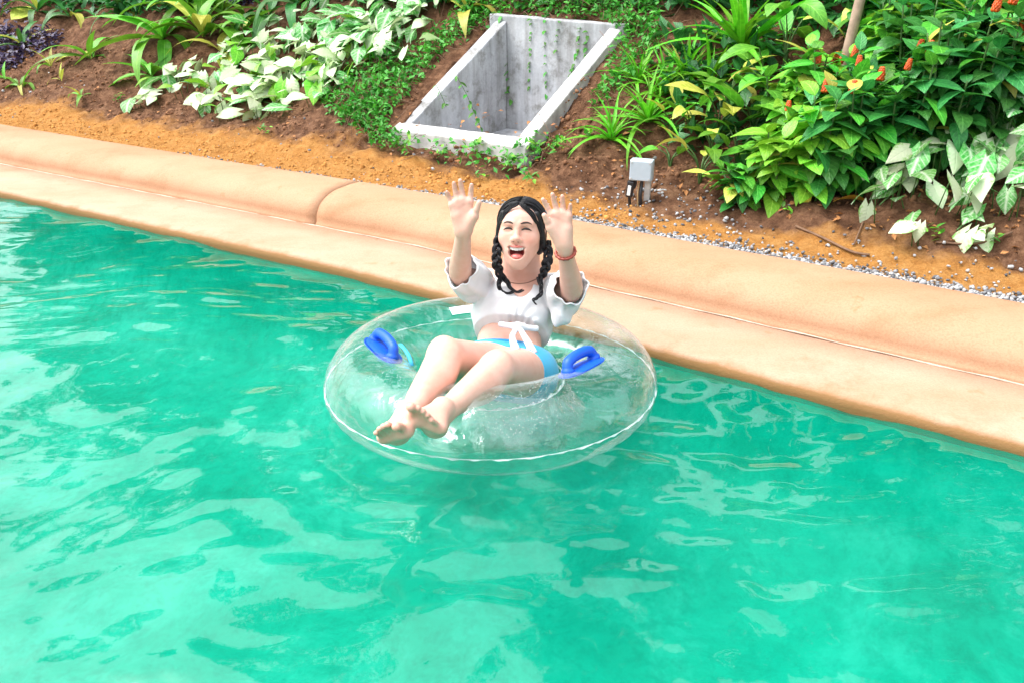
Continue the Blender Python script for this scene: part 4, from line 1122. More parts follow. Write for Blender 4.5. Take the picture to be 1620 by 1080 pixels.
# front knot and two tie ends
def ribbon(pts, wid, thick, m, parent, name, side=None):
    P = catmull(pts, 7); V = []; F = []; n = len(P)
    for i, p in enumerate(P):
        tg = nrm(P[min(i + 1, n - 1)] - P[max(i - 1, 0)]); q = i / (n - 1)
        view = nrm(Vector((0, 0, CAM_H)) - p); sv = nrm(tg.cross(view)); nn = nrm(sv.cross(tg))
        wv = wid * (0.55 + 0.6 * q) * (1 if q < 0.97 else 0.95)
        for a_, b_ in ((-1, 0), (-0.4, 1), (0.3, -0.2), (1, 0.6), (1, -0.4), (0.3, -1.2), (-0.4, -0.2), (-1, -1)):
            V.append(tuple(p + sv * wv * a_ + nn * (thick * b_ * 1.6)))
    for i in range(n - 1):
        for j in range(8): F.append((i * 8 + j, i * 8 + (j + 1) % 8, (i + 1) * 8 + (j + 1) % 8, (i + 1) * 8 + j))
    F.append(tuple(range(7, -1, -1))); F.append(tuple((n - 1) * 8 + j for j in range(8)))
    return pbuild(name, V, F, m, parent)
KN = SDF(np.array(kc) - 0.06, np.array(kc) + 0.06, 0.0024)
KN.ell(kc + t_fw * 0.006, (0.016, 0.0125, 0.012), TM, 0.01); KN.cone(kc + t_fw * 0.004 - t_rt * 0.006, kc + t_rt * 0.018 + t_up * 0.008, 0.009, 0.007, 0.006)
fold_noise(KN, 0.0022, 150, 3.0)
Vk, Qk = KN.mesh(); pbuild('knot', Vk, Qk, M_WHITE, blouse)
ribbon([kc + t_fw * 0.006, PX(811, 530, 2.79), PX(812, 541, 2.775), PX(816, 553, 2.765)], 0.0125, 0.0025, M_WHITE, blouse, 'tie_end')
ribbon([kc + t_fw * 0.006, PX(829, 531, 2.79), PX(836, 543, 2.775), PX(844, 559, 2.765)], 0.0125, 0.0025, M_WHITE, blouse, 'tie_end')

# ---- swim bottoms
sp_l = np.array([min(J[k][i] for k in ('hipR', 'hipL', 'waist', 'pelvis')) for i in range(3)]) - 0.16; sp_h = np.array([max(J[k][i] for k in ('hipR', 'hipL', 'waist', 'pelvis')) for i in range(3)]) + 0.16
SW = SDF(sp_l, sp_h, 0.0034)
torso(SW, 0.0045, 0.05)
for sd in 'RL':
    hip, kn = J['hip' + sd], J['knee' + sd]
    SW.chain([hip, hip.lerp(kn, 0.35), hip.lerp(kn, 0.8)], [0.080, 0.073, 0.055], 0.04, grow=0.0045)
wl = J['pelvis'].lerp(J['waist'], 0.50)
SW.plane(wl, t_up - t_fw * 0.10)
for sd, sg in (('R', -1), ('L', 1)):
    hip, kn = J['hip' + sd], J['knee' + sd]
    ax = nrm(kn - hip); SW.plane(hip + ax * 0.085, ax)
Vs, Qs = SW.mesh()
M_SWIM = mat_cloth('sky_blue_swim_fabric', (0.05, 0.40, 0.64), 0.45, 500, 0.08)
M_BAND = mat_cloth('deeper_blue_waistband', (0.01, 0.26, 0.58), 0.45, 500, 0.05)
swim = pbuild('swim_bottoms', Vs, Qs, M_SWIM)
WB = SDF(sp_l, sp_h, 0.0032); torso(WB, 0.0075, 0.05); WB.plane(wl + t_up * 0.003, t_up - t_fw * 0.10); WB.plane(wl - t_up * 0.010, -(t_up - t_fw * 0.10))
Vw, Qw = WB.mesh(); pbuild('waistband', Vw, Qw, M_BAND, swim)

# ---- hair: parted cap and two loose braids
def mat_hair():
    m, n, l, p, o = newmat('black_hair')
    tc = n.new('ShaderNodeTexCoord'); mp = n.new('ShaderNodeMapping'); mp.inputs['Scale'].default_value = (1, 1, 0.12); l.new(tc.outputs['Object'], mp.inputs['Vector'])
    f = tex_noise(n, l, 330, 3, 0.6, vec=mp.outputs[0])
    l.new(ramp(n, l, f, [(0.3, (0.003, 0.003, 0.004)), (0.7, (0.012, 0.011, 0.014))]), p.inputs['Base Color'])
    p.inputs['Roughness'].default_value = 0.42; p.inputs['Specular IOR Level'].default_value = 0.35
    l.new(bump(n, l, f, 0.5, 0.003), p.inputs['Normal'])
    return m
M_HAIR = mat_hair()
hlo = np.array(J['head']) - 0.17; hhi = np.array(J['head']) + 0.16
HR = SDF(hlo, hhi, 0.002)
HE = lambda x, y, z, r, k=0.02, mode='add': HR.ell(HP(x, y, z), r, HM, k, mode)
HE(0, 0.031, -0.026, (0.0795, 0.0800, 0.095), 0.0)
HE(0, -0.03, -0.058, (0.072, 0.078, 0.062), 0.03)
for sx in (-1, 1):
    HE(sx * 0.062, -0.022, -0.034, (0.022, 0.058, 0.034), 0.02)
# carve the face oval, higher toward the parting
HE(0, -0.045, 0.090, (0.0635, 0.082, 0.104), 0.006, 'sub'); HE(0, 0.012, 0.090, (0.0520, 0.046, 0.104), 0.006, 'sub')
HR.cone(HP(0, 0.030, 0.09), HP(0, 0.080, 0.074), 0.034, 0.003, 0.008, 'sub')
for sx in (-1, 1): HR.chain([HP(sx * 0.058, 0.060, 0.030), HP(sx * 0.0715, 0.020, 0.018), HP(sx * 0.077, -0.022, 0.000), HP(sx * 0.078, -0.050, -0.014)], [0.010, 0.0095, 0.011, 0.012], 0.008)
HR.cone(HP(0, 0.085, 0.072), HP(0, 0.120, 0.0), 0.003, 0.0025, 0.006, 'sub')     # parting groove
Vh, Qh = HR.mesh()
hair = pbuild('hair', Vh, Qh, M_HAIR)
# strands combed from the parting down over the temples
rs = random.Random(5); mb = MB()
for k in range(800):
    sx = rs.choice((-1, 1)); psi0 = rs.uniform(-0.9, 0.70) if k > 90 else rs.uniform(0.45, 0.76)
    psi1 = psi0 * 0.45 - 0.12 + rs.uniform(-0.06, 0.06); ph1 = rs.uniform(1.7, 2.2); lift = rs.uniform(0.0, 0.0045) + (0.003 if k % 13 == 0 else 0); P = []
    for i in range(11):
        q = i / 10; ph = 0.03 + (ph1 - 0.03) * q; psi = psi0 + (psi1 - psi0) * q ** 1.1 + 0.02 * math.sin(q * 9 + k)
        P.append(HP(sx * math.sin(ph) * math.cos(psi) * (0.0795 + lift), 0.031 + math.cos(ph) * math.cos(psi) * (0.0805 + lift), -0.026 + math.sin(psi) * (0.0955 + lift)) - PERSON0)
    r_ = rs.uniform(0.0007, 0.0019); mb.tube(P, [r_ * (1 - 0.6 * abs(i / 5 - 1) ** 2) for i in range(11)], 5)
mb.build('hair_strands', M_HAIR, hair)['kind'] = 'stuff'
# looser wisps falling from the parting across the temples
mb = MB()
for sx in (-1, 1):
    for k in range(46):
        a = k / 45; j = lambda s_: rs.uniform(-s_, s_)
        P = [HP(sx * (0.003 + j(0.002)), 0.098 - 0.010 * a + j(0.002), 0.060 + 0.006 * a + j(0.002)), HP(sx * (0.026 + 0.006 * a + j(0.003)), 0.088 - 0.020 * a + j(0.003), 0.066 + j(0.003)),
             HP(sx * (0.050 + 0.004 * a + j(0.002)), 0.062 - 0.022 * a + j(0.004), 0.056 + 0.004 * a + j(0.003)), HP(sx * (0.067 + j(0.002)), 0.018 + j(0.005), 0.034 + 0.006 * a + j(0.003)), HP(sx * (0.076 + j(0.003)), -0.032 + j(0.01), 0.010 + 0.008 * a + j(0.004))]
        P = catmull([p - PERSON0 for p in P], 5); mb.tube(P, [rs.uniform(0.0011, 0.0019) * (1 - 0.5 * abs(2 * i / len(P) - 1) ** 3) for i in range(len(P))], 5)
mb.build('hair_wisps', M_HAIR, hair)['kind'] = 'stuff'
def braid(pts, r0, r1, turns, name='braid', sd=1):
    """three loose bundles plaited along a path"""
    P = catmull(pts, 16); m = len(P); mb = MB(); rb = random.Random(sd)
    for s_ in range(3):
        for f_ in range(14):
            a_ = rb.uniform(0, 6.28); rad_ = math.sqrt(rb.random()) * 0.62; Q = []; rad = []; stray = rb.uniform(0.8, 1.45)
            for i, p in enumerate(P):
                q = i / (m - 1); tg = nrm(P[min(i + 1, m - 1)] - P[max(i - 1, 0)]); view = nrm(Vector((0, 0, CAM_H)) - p); sv = nrm(tg.cross(view)); nn = nrm(sv.cross(tg))
                r = (r0 + (r1 - r0) * q) * (1 + 0.10 * math.sin(q * 11 + sd)); ph = 2 * math.pi * (turns * q + s_ / 3)
                ox = rad_ * math.cos(a_ + q * 2.0) * r * 0.75 * stray; oy = rad_ * math.sin(a_ + q * 2.0) * r * 0.75
                Q.append(p - PERSON0 + sv * (r * 0.85 * math.sin(ph) + ox) + nn * (r * 0.45 * math.sin(2 * ph) + oy)); rad.append(r * 0.19 * (1.0 if q < 0.88 else 1 - (q - 0.88) * 7))
            mb.tube(Q, rad, 6)
    return mb.build(name, M_HAIR, hair)
braid([PX(793, 376, 2.87), PX(788, 388, 2.86), PX(786, 402, 2.85), PX(786, 416, 2.85), PX(790, 431, 2.86), PX(796, 446, 2.885)], 0.0145, 0.011, 1.9, sd=1)
braid([PX(862, 384, 2.88), PX(866, 397, 2.87), PX(866, 411, 2.86), PX(863, 424, 2.86), PX(858, 435, 2.87), PX(853, 443, 2.885)], 0.0145, 0.0105, 1.8, sd=2)
def lock(pts, r0, r1, parent=hair):
    mb = MB(); P = catmull(pts, 10); m = len(P)
    for k in range(6):
        mb.tube([p - PERSON0 + Vector((0.006 * math.sin(k * 2.1 + i * 0.16), 0.004 * math.cos(k * 2.1 + i * 0.2), 0.004 * math.sin(k * 1.7 + i * 0.13))) * (1 - 0.5 * i / m) for i, p in enumerate(P)], [(r0 + (r1 - r0) * i / (m - 1)) * (0.42 + 0.08 * (k % 3)) for i in range(m)], 7)
    return mb.build('hair_lock', M_HAIR, parent)
D0 = 2.90
lock([PX(793, 440, 2.885), PX(789, 452, 2.885), PX(795, 461, 2.885), PX(804, 464, 2.885), PX(814, 461, 2.885)], 0.0085, 0.0035)
lock([PX(797, 440, 2.885), PX(803, 447, 2.885), PX(808, 456, 2.88), PX(817, 462, 2.88), PX(828, 459, 2.88)], 0.0095, 0.0035)
lock([PX(853, 440, 2.885), PX(856, 452, 2.87), PX(856, 463, 2.86), PX(850, 471, 2.855), PX(844, 475, 2.852), (PX(848, 482, 2.850))], 0.0085, 0.0022)
# ---- face detail
m_eye = simple('dark_eye', (0.012, 0.008, 0.007), 0.5, 0.1, 50, 0.0)
m_brow = simple('brow_hair', (0.045, 0.026, 0.020), 0.7, 0.2, 200, 0.0)
m_teeth = simple('teeth', (0.86, 0.84, 0.80), 0.25, 0.03, 50, 0.0)
m_tongue = simple('tongue', (0.62, 0.17, 0.15), 0.35, 0.1, 60, 0.1)
def surf_z(x, y):
    """front of the face along the head's forward axis"""
    zs = np.arange(0.13, 0.0, -0.0008)
    p = np.array([tuple(HP(x, y, z)) for z in zs]); ij = np.round((p - SH.lo) / SH.h).astype(int)
    d = SH.D[ij[:, 0], ij[:, 1], ij[:, 2]]; k = np.where(d < 0)[0]
    return zs[k[0]] if len(k) else 0.06
def face_stroke(name, pts, rad, m, parent=body, flat=0.55, lift=0.0):
    P = [HP(x, y, surf_z(x, y) + lift) - PERSON0 for x, y in pts]
    P = catmull(P, 5); mb = MB(); k = len(P)
    rr_ = np.interp(np.linspace(0, 1, k), np.linspace(0, 1, len(rad)), rad)
    mb.tube(P, rr_, 8, flat=flat, up=tuple(hfw)); return mb.build(name, m, parent)
for sx in (-1, 1):
    # laughing eyes: narrow dark slits arched upward, lash line heavier outside
    face_stroke('eye', [(sx * 0.0150, 0.0072), (sx * 0.022, 0.0112), (sx * 0.030, 0.0126), (sx * 0.038, 0.0112), (sx * 0.0470, 0.0062)], [0.0012, 0.0030, 0.0038, 0.0033, 0.0014], m_eye, body, 0.9, 0.0004)
    face_stroke('eyelid_crease', [(sx * 0.017, 0.0165), (sx * 0.026, 0.0195), (sx * 0.034, 0.0195), (sx * 0.044, 0.0160)], [0.0003, 0.0008, 0.0008, 0.0003], simple('crease', (0.50, 0.26, 0.18), 0.6, 0.1, 60, 0), body)
    face_stroke('eyebrow', [(sx * 0.0125, 0.0285), (sx * 0.022, 0.0320), (sx * 0.033, 0.0330), (sx * 0.041, 0.0310), (sx * 0.0480, 0.0275)], [0.0018, 0.0034, 0.0032, 0.0024, 0.0009], m_brow, body, 0.8, 0.0003)
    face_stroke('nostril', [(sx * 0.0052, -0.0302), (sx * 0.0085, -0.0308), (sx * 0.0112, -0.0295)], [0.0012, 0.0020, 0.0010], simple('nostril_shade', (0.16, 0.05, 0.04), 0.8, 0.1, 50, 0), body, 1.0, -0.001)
# upper teeth: an arc of eight
teeth = None
bm = bmesh.new()
tm = []
for i in range(8):
    q = (i - 3.5) / 3.5; x = 0.0250 * q; z = 0.0805 - 20.0 * x * x
    w_ = 0.0075 if abs(q) < 0.5 else 0.0068; hgt = 0.0135 - 0.0030 * abs(q)
    vs_ = box_bm(bm, (0, 0, 0), (w_, hgt, 0.006), None, 0.0012, 2)
    bmesh.ops.rotate(bm, cent=(0, 0, 0), matrix=Matrix.Rotation(q * R(34), 3, 'Y'), verts=vs_); bmesh.ops.translate(bm, vec=(x, -0.0548 + 0.0022 * abs(q), z), verts=vs_)
for v in bm.verts: v.co = HP(*v.co) - PERSON0
link('upper_teeth', bm_mesh('upper_teeth', bm, True, m_teeth), body)
TG = SDF(np.array(HP(0, -0.085, 0.06)) - 0.05, np.array(HP(0, -0.085, 0.06)) + 0.05, 0.002)
TG.ell(HP(0, -0.083, 0.062), (0.0225, 0.0120, 0.022), HM, 0.0); Vt, Qt = TG.mesh(); pbuild('tongue', Vt, Qt, m_tongue, body)

# ---- bracelet, cord necklace, earring
m_red = simple('red_brown_beads', (0.30, 0.045, 0.025), 0.3, 0.3, 60, 0.0)
wr = J['wrL']; ax = nrm(J['elL'] - wr); c0 = wr + ax * 0.010; e1 = nrm(ax.cross(Vector((0, 1, 0)))); e2 = nrm(ax.cross(e1))
mb = MB(); n = 40; mb.tube([c0 + e1 * 0.0300 * math.cos(2 * math.pi * i / n) + e2 * 0.0285 * math.sin(2 * math.pi * i / n) - PERSON0 for i in range(n + 1)], [0.0052 + 0.0012 * math.sin(i * 2.2) for i in range(n + 1)], 8); mb.build('bracelet', m_red, person)
mb = MB(); mb.tube([p - PERSON0 for p in catmull([PX(800, 445, 2.915), PX(812, 448, 2.90), PX(823, 449, 2.895), PX(836, 447, 2.90), PX(848, 442, 2.915)], 6)], 0.0018, 6); mb.build('necklace', simple('brown_cord', (0.20, 0.09, 0.05), 0.6), person)
mb = MB(); ep = HP(0.074, -0.042, -0.004); mb.tube([ep - PERSON0, ep + Vector((0, -0.002, -0.012)) - PERSON0, ep + Vector((0.001, -0.002, -0.024)) - PERSON0], [0.0012, 0.0022, 0.0014], 6); mb.build('earring', simple('gold', (0.8, 0.6, 0.3), 0.3, 0.05, 30, 0, 0.5, 0.9), person)
# nails
m_nail = simple('nail', (0.80, 0.45, 0.40), 0.25, 0.05, 50, 0)
# ================================================================== PLANTS
RP = random.Random(21)
def mat_leaf(name, base, light, vein=None, kind='plain', rough=0.42, trans=0.28, hue=0.02):
    m, n, l, p, o = newmat(name)
    uv = n.new('ShaderNodeUVMap'); sx = n.new('ShaderNodeSeparateXYZ'); l.new(uv.outputs[0], sx.inputs[0])
    def mth(op, a, b=None, c=None, clamp=False):
        x = n.new('ShaderNodeMath'); x.operation = op; x.use_clamp = clamp
        for s_, v in zip(x.inputs, (a, b, c)):
            if v is None: continue
            if isinstance(v, bpy.types.NodeSocket): l.new(v, s_)
            else: s_.default_value = v
        return x.outputs[0]
    au = mth('ABSOLUTE', mth('SUBTRACT', sx.outputs[0], 0.5))                 # 0 at midrib, .5 at margin
    sv = mth('SINE', mth('MULTIPLY', mth('SUBTRACT', sx.outputs[1], mth('MULTIPLY', au, 0.55)), 42.0 if kind != 'strap' else 0.0))
    if kind == 'strap': sv = mth('SINE', mth('MULTIPLY', sx.outputs[0], 55.0))
    nz = tex_noise(n, l, 9, 5, 0.6)
    c = mixc(n, l, base, light, ramp(n, l, nz, [(0.35, (0, 0, 0)), (0.7, (1, 1, 1))]))
    rib = mth('SUBTRACT', 1.0, mth('MULTIPLY', au, 26.0), clamp=True)
    side = mth('GREATER_THAN', sv, 0.90)
    if kind == 'pale':        # cream leaf with a green rim
        f = mth('ADD', mth('MULTIPLY', au, 2.0), mth('MULTIPLY', mth('SUBTRACT', nz, 0.5), 1.6))
        c = mixc(n, l, vein, c, ramp(n, l, f, [(0.55, (0, 0, 0)), (0.95, (1, 1, 1))]))
    elif kind == 'veined':    # green leaf, white along the ribs
        sv2 = mth('SINE', mth('MULTIPLY', mth('SUBTRACT', sx.outputs[1], mth('MULTIPLY', au, 0.75)), 30.0))
        f = mth('MAXIMUM', mth('SUBTRACT', 1.0, mth('MULTIPLY', au, 9.0), clamp=True), mth('MULTIPLY', mth('SUBTRACT', sv2, 0.55, clamp=True), mth('SUBTRACT', 2.0, mth('MULTIPLY', au, 3.2), clamp=True)))
        f2 = mth('MULTIPLY_ADD', mth('SUBTRACT', nz, 0.42), 1.1, f, clamp=True)
        c = mixc(n, l, c, vein, f2)
    else:
        f = mth('MAXIMUM', mth('MULTIPLY', rib, 0.6), mth('MULTIPLY', side, 0.22))
        c = mixc(n, l, c, vein if vein else tuple(min(1, x * 1.9 + 0.03) for x in light), f)
    oi = n.new('ShaderNodeObjectInfo'); hsv = n.new('ShaderNodeHueSaturation')
    l.new(mth('MULTIPLY_ADD', oi.outputs['Random'], hue * 2, 0.5 - hue), hsv.inputs['Hue']); l.new(mth('MULTIPLY_ADD', oi.outputs['Random'], 0.70, 0.70), hsv.inputs['Value'])
    l.new(c, hsv.inputs['Color'])
    l.new(hsv.outputs[0], p.inputs['Base Color']); p.inputs['Roughness'].default_value = rough; p.inputs['Specular IOR Level'].default_value = 0.45
    h = mth('ADD', mth('MULTIPLY', sv, 0.25), mth('MULTIPLY', rib, -1.0)); l.new(bump(n, l, h, 0.35, 0.004), p.inputs['Normal'])
    tl = n.new('ShaderNodeBsdfTranslucent'); l.new(mixc(n, l, hsv.outputs[0], (0.9, 1.0, 0.35), 0.35, 'MULTIPLY'), tl.inputs['Color'])
    mx = n.new('ShaderNodeMixShader'); mx.inputs[0].default_value = trans; l.new(p.outputs[0], mx.inputs[1]); l.new(tl.outputs[0], mx.inputs[2]); l.new(mx.outputs[0], o.inputs['Surface'])
    return m
ML = dict(
    strap=mat_leaf('strap_leaf', (0.085, 0.27, 0.020), (0.17, 0.42, 0.035), None, 'strap'),
    strap_dark=mat_leaf('dark_strap_leaf', (0.025, 0.12, 0.022), (0.06, 0.22, 0.035), None, 'strap'),
    strap_yel=mat_leaf('yellowed_strap_leaf', (0.34, 0.38, 0.045), (0.52, 0.50, 0.10), None, 'strap'),
    pandan=mat_leaf('bright_rosette_leaf', (0.08, 0.36, 0.012), (0.20, 0.56, 0.03), None, 'strap'),
    broad=mat_leaf('broad_green_leaf', (0.065, 0.27, 0.018), (0.15, 0.42, 0.035)),
    broad_yel=mat_leaf('broad_yellow_leaf', (0.40, 0.46, 0.05), (0.60, 0.56, 0.12)),
    shrub=mat_leaf('shrub_leaf', (0.045, 0.26, 0.022), (0.12, 0.42, 0.040)),
    shrub_dark=mat_leaf('dark_shrub_leaf', (0.020, 0.160, 0.026), (0.055, 0.28, 0.045)),
    shrub_light=mat_leaf('young_shrub_leaf', (0.14, 0.44, 0.025), (0.26, 0.58, 0.05)),
    pale=mat_leaf('cream_arrowhead_leaf', (0.11, 0.36, 0.05), (0.24, 0.52, 0.12), (0.60, 0.70, 0.46), 'pale'),
    veined=mat_leaf('white_veined_leaf', (0.05, 0.27, 0.035), (0.11, 0.40, 0.07), (0.52, 0.64, 0.45), 'veined'),
    purple=mat_leaf('purple_leaf', (0.035, 0.014, 0.06), (0.10, 0.06, 0.15), (0.25, 0.24, 0.32), 'plain', 0.3, 0.1),
    vine=mat_leaf('vine_leaf', (0.035, 0.17, 0.018), (0.10, 0.32, 0.03), None, 'plain'),
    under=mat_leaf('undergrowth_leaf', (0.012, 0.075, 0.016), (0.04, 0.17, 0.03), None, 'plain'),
    dead=mat_leaf('dead_leaf', (0.30, 0.115, 0.035), (0.50, 0.24, 0.07), None, 'plain', 0.7, 0.15),
    amber=mat_leaf('amber_leaf', (0.62, 0.34, 0.03), (0.74, 0.50, 0.06), None, 'plain', 0.5, 0.2))
m_stem = simple('green_stem', (0.055, 0.12, 0.025), 0.6, 0.3, 40, 0.1)
m_bstem = simple('brown_stem', (0.16, 0.085, 0.045), 0.8, 0.3, 40, 0.3)

def prof(kind, v):
    if kind == 'strap': return (min(1, v / 0.30) ** 0.7) * (1 - max(0, (v - 0.35) / 0.65) ** 1.6) * (0.55 + 0.45 * min(1, v / 0.2))
    if kind == 'ovate': return math.sin(math.pi * v ** 0.82) ** 0.85 * (1 - 0.25 * v)
    if kind == 'broad': return math.sin(math.pi * v ** 0.85) ** 0.7
    if kind == 'blade': return (0.75 + 0.25 * min(1, v / 0.3)) * (1 - v ** 2.2)
    return 1
def leaf_mesh(name, kind, L_, W_, arch, fold, mat, seg=8, curl=0.0, wavy=0.0, seed=0):
    r = random.Random(seed); V = []; UV = []; F = []
    if kind == 'arrow':
        # heart / arrowhead outline with two back lobes
        ws = [0.34, 0.62, 0.90, 1.0, 0.92, 0.74, 0.52, 0.28, 0.02]
        back = [0.30, 0.16, 0.05, 0.0, 0, 0, 0, 0, 0]
        n = len(ws)
        for i, w_ in enumerate(ws):
            v = i / (n - 1)
            for j, q in enumerate((-1, -0.5, 0, 0.5, 1)):
                x = q * w_ * W_ / 2; y = v * L_ - (back[i] * L_ * (abs(q) ** 1.5) if i < 3 else 0)
                z = fold * abs(x) - arch * L_ * v * v + wavy * math.sin(v * 9 + q * 2 + seed) * abs(q) - curl * abs(q) ** 2 * W_ * 0.2
                V.append((x, y, z)); UV.append((0.5 + q * 0.5 * max(w_, 0.05), v))
    else:
        n = seg + 1
        for i in range(n):
            v = i / seg; w_ = max(0.015, prof(kind, v)); th = arch * v
            # arching: integrate a bending curve
            yy = L_ * (math.sin(arch * v) / arch if abs(arch) > 1e-3 else v); zz = -L_ * ((1 - math.cos(arch * v)) / arch if abs(arch) > 1e-3 else 0)
            for j, q in enumerate((-1, -0.5, 0, 0.5, 1)):
                x = q * w_ * W_ / 2
                V.append((x, yy, zz + fold * abs(x) - curl * q * q * W_ * 0.25 + wavy * math.sin(v * 11 + q * 1.7 + seed) * abs(q))); UV.append((0.5 + q * 0.5, v))
    for i in range(n - 1):
        for j in range(4): F.append((i * 5 + j, i * 5 + j + 1, (i + 1) * 5 + j + 1, (i + 1) * 5 + j))
    me = mesh(name, V, F, True, mat); uvs(me, UV); return me

LMC = {}
def LM(kind, mat, var=None):
    """cached unit leaf (length 1): kind, material, shape variant"""
    k = var if var is not None else RP.randrange(4); key = (kind, mat, k)
    if key not in LMC:
        sp = dict(strap=(0.17, 0.9 + 0.45 * k, 0.35, 0.0), blade=(0.075, 0.5 + 0.4 * k, 0.5, 0.0), ovate=(0.58, 0.35 + 0.25 * k, 0.22, 0.15), broad=(0.38, 0.5 + 0.35 * k, 0.28, 0.1), arrow=(0.78, 0.15 + 0.12 * k, 0.16, 0.25), tiny=(0.5, 0.4, 0.2, 0.0))[kind]
        LMC[key] = leaf_mesh('leaf', kind if kind != 'tiny' else 'ovate', 1.0, sp[0], sp[1], sp[2], ML[mat], 8 if kind != 'tiny' else 4, sp[3], 0.012 if kind in ('broad', 'arrow') else 0.004, k)
    return LMC[key]

def put_leaf(root, me, loc, az, pitch, roll, sc, wsc=1.0, name='leaf'):
    o = bpy.data.objects.new(name, me); COL.objects.link(o); o.parent = root
    M = Matrix.Translation(loc) @ Matrix.Rotation(az, 4, 'Z') @ Matrix.Rotation(pitch, 4, 'X') @ Matrix.Rotation(roll, 4, 'Y') @ Matrix.Diagonal((sc * wsc, sc, sc, 1))
    o.matrix_basis = M
    return o

GS = {'strap_leaf_plant': 1.35, 'rosette_plant': 1.12}
def strap_plant(u, v, n, L_, label, mat='strap', wsc=1.0, spread=(15, 75), cat='plant', group='strap-leaved plants on the bank', kind='strap', name='strap_leaf_plant', az0=None, yel=0.1, wild=0.2):
    b = gpx(u, v); root = empty(name, b); tag(root, label, cat, group)
    n = int(n * (1.3 if name == 'strap_leaf_plant' and n > 6 else 1))
    for i in range(n):
        az = (az0 if az0 is not None else 0) + 2 * math.pi * i / n + RP.uniform(-0.4, 0.4)
        q = (i * 0.618) % 1.0; pitch = R(spread[1] - (spread[1] - spread[0]) * q + RP.uniform(-8, 8))
        mt = mat
        if RP.random() < yel: mt = 'strap_yel'
        put_leaf(root, LM(kind, mt), (RP.uniform(-.012, .012), RP.uniform(-.012, .012), -0.005), az, pitch, RP.uniform(-.35, .35), L_ * GS.get(name, 1.0) * RP.uniform(0.75, 1.15) * (0.7 + 0.3 * q + 0.15), wsc * RP.uniform(0.85, 1.2))
    return root

# ---- left: strap-leaved plants
G1 = 'strap-leaved plants on the bank'
strap_plant(145, 92, 7, 0.34, 'small strap-leaf plant with one upright leaf, on bare soil right of purple ground cover')
strap_plant(36, 74, 7, 0.36, 'dark thin-leaved plant growing out of the purple ground cover at far left', 'strap_dark', 0.7)
strap_plant(81, 105, 6, 0.22, 'short yellow-green tuft on soil just below the purple ground cover', 'strap', 0.9, (20, 80), yel=0.6)
strap_plant(34, 138, 6, 0.24, 'small tuft low on the soil at the far left edge above the orange sand', 'strap', 0.8)
strap_plant(128, 152, 5, 0.13, 'tiny green sprout on bare soil above the orange sand at left', 'strap', 0.9)
strap_plant(97, 128, 3, 0.15, 'wilted pale yellow sprout on bare soil at left', 'strap_yel', 0.7)
strap_plant(258, 62, 12, 0.46, 'large arching strap-leaf plant left of the cream arrowhead patch', 'strap', 1.05, (5, 75), az0=0.4)
strap_plant(322, 58, 9, 0.52, 'tall upright strap-leaf plant with broad pleated leaves behind the cream arrowhead patch', 'strap', 1.15, (35, 88))
strap_plant(240, 120, 9, 0.34, 'low strap-leaf plant with drooping tips beside the left end of arrowhead patch', 'strap', 1.0, (5, 70))
strap_plant(352, 84, 6, 0.38, 'olive strap-leaf plant with a yellow bent leaf at the arrowhead patch edge', 'strap', 1.3, (5, 55), yel=0.35)
strap_plant(352, 20, 8, 0.40, 'upright strap-leaf plant at the top edge beside the small purple patch', 'strap', 0.9, (40, 85))
strap_plant(112, 26, 8, 0.34, 'dark green strap-leaf plant at the top edge above the bare red hollow', 'strap_dark', 1.0, (5, 60))
strap_plant(425, 26, 9, 0.38, 'dark strap-leaf plant at the top edge above the arrowhead patch', 'strap_dark', 1.0, (5, 60))
strap_plant(195, 22, 8, 0.36, 'mid green strap-leaf plant at the top left between two larger ones', 'strap_dark', 0.9, (10, 70))
strap_plant(470, 8, 9, 0.40, 'shadowed strap-leaf plant at the top edge over the arrowhead leaves', 'strap_dark', 1.0, (10, 70))
strap_plant(8, 126, 5, 0.22, 'sprout cut by the left edge of the picture above the sand', 'strap', 0.8)

strap_plant(60, 18, 9, 0.36, 'strap-leaf plant at the top edge right of the large yellowing leaf', 'strap_dark', 0.9, (10, 75))
strap_plant(290, 18, 10, 0.44, 'bright strap-leaf plant at the top edge between two tall ones', 'strap', 1.0, (20, 85))
strap_plant(385, 50, 8, 0.36, 'strap-leaf plant leaning over the upper left arrowhead leaves', 'strap', 1.0, (10, 70))
strap_plant(742, 22, 6, 0.30, 'yellow-green strap leaf plant above the left wall of the chute', 'strap_yel', 1.2, (20, 80))
# ---- right: bright rosettes
G2 = 'bright green rosettes right of the chute'
def rosette(u, v, n, L_, label, wsc=1.0, spread=(12, 88)): return strap_plant(u, v, n, L_, label, 'pandan', wsc, spread, 'plant', G2, 'blade', 'rosette_plant', yel=0.02)
rosette(968, 222, 34, 0.30, 'small bright rosette plant nearest the chute, above the grey box')
rosette(1026, 192, 36, 0.34, 'bright rosette plant second from the chute, with a rusty bent leaf in front')
rosette(1085, 132, 34, 0.36, 'narrow-leaved bright rosette at mid height behind the yellow-leaved ginger')
rosette(1120, 140, 30, 0.34, 'bright rosette crowded against the yellow-leaved ginger')
rosette(1172, 84, 34, 0.50, 'largest bright rosette with broad leaves at the top right of centre', 1.5, (20, 88))

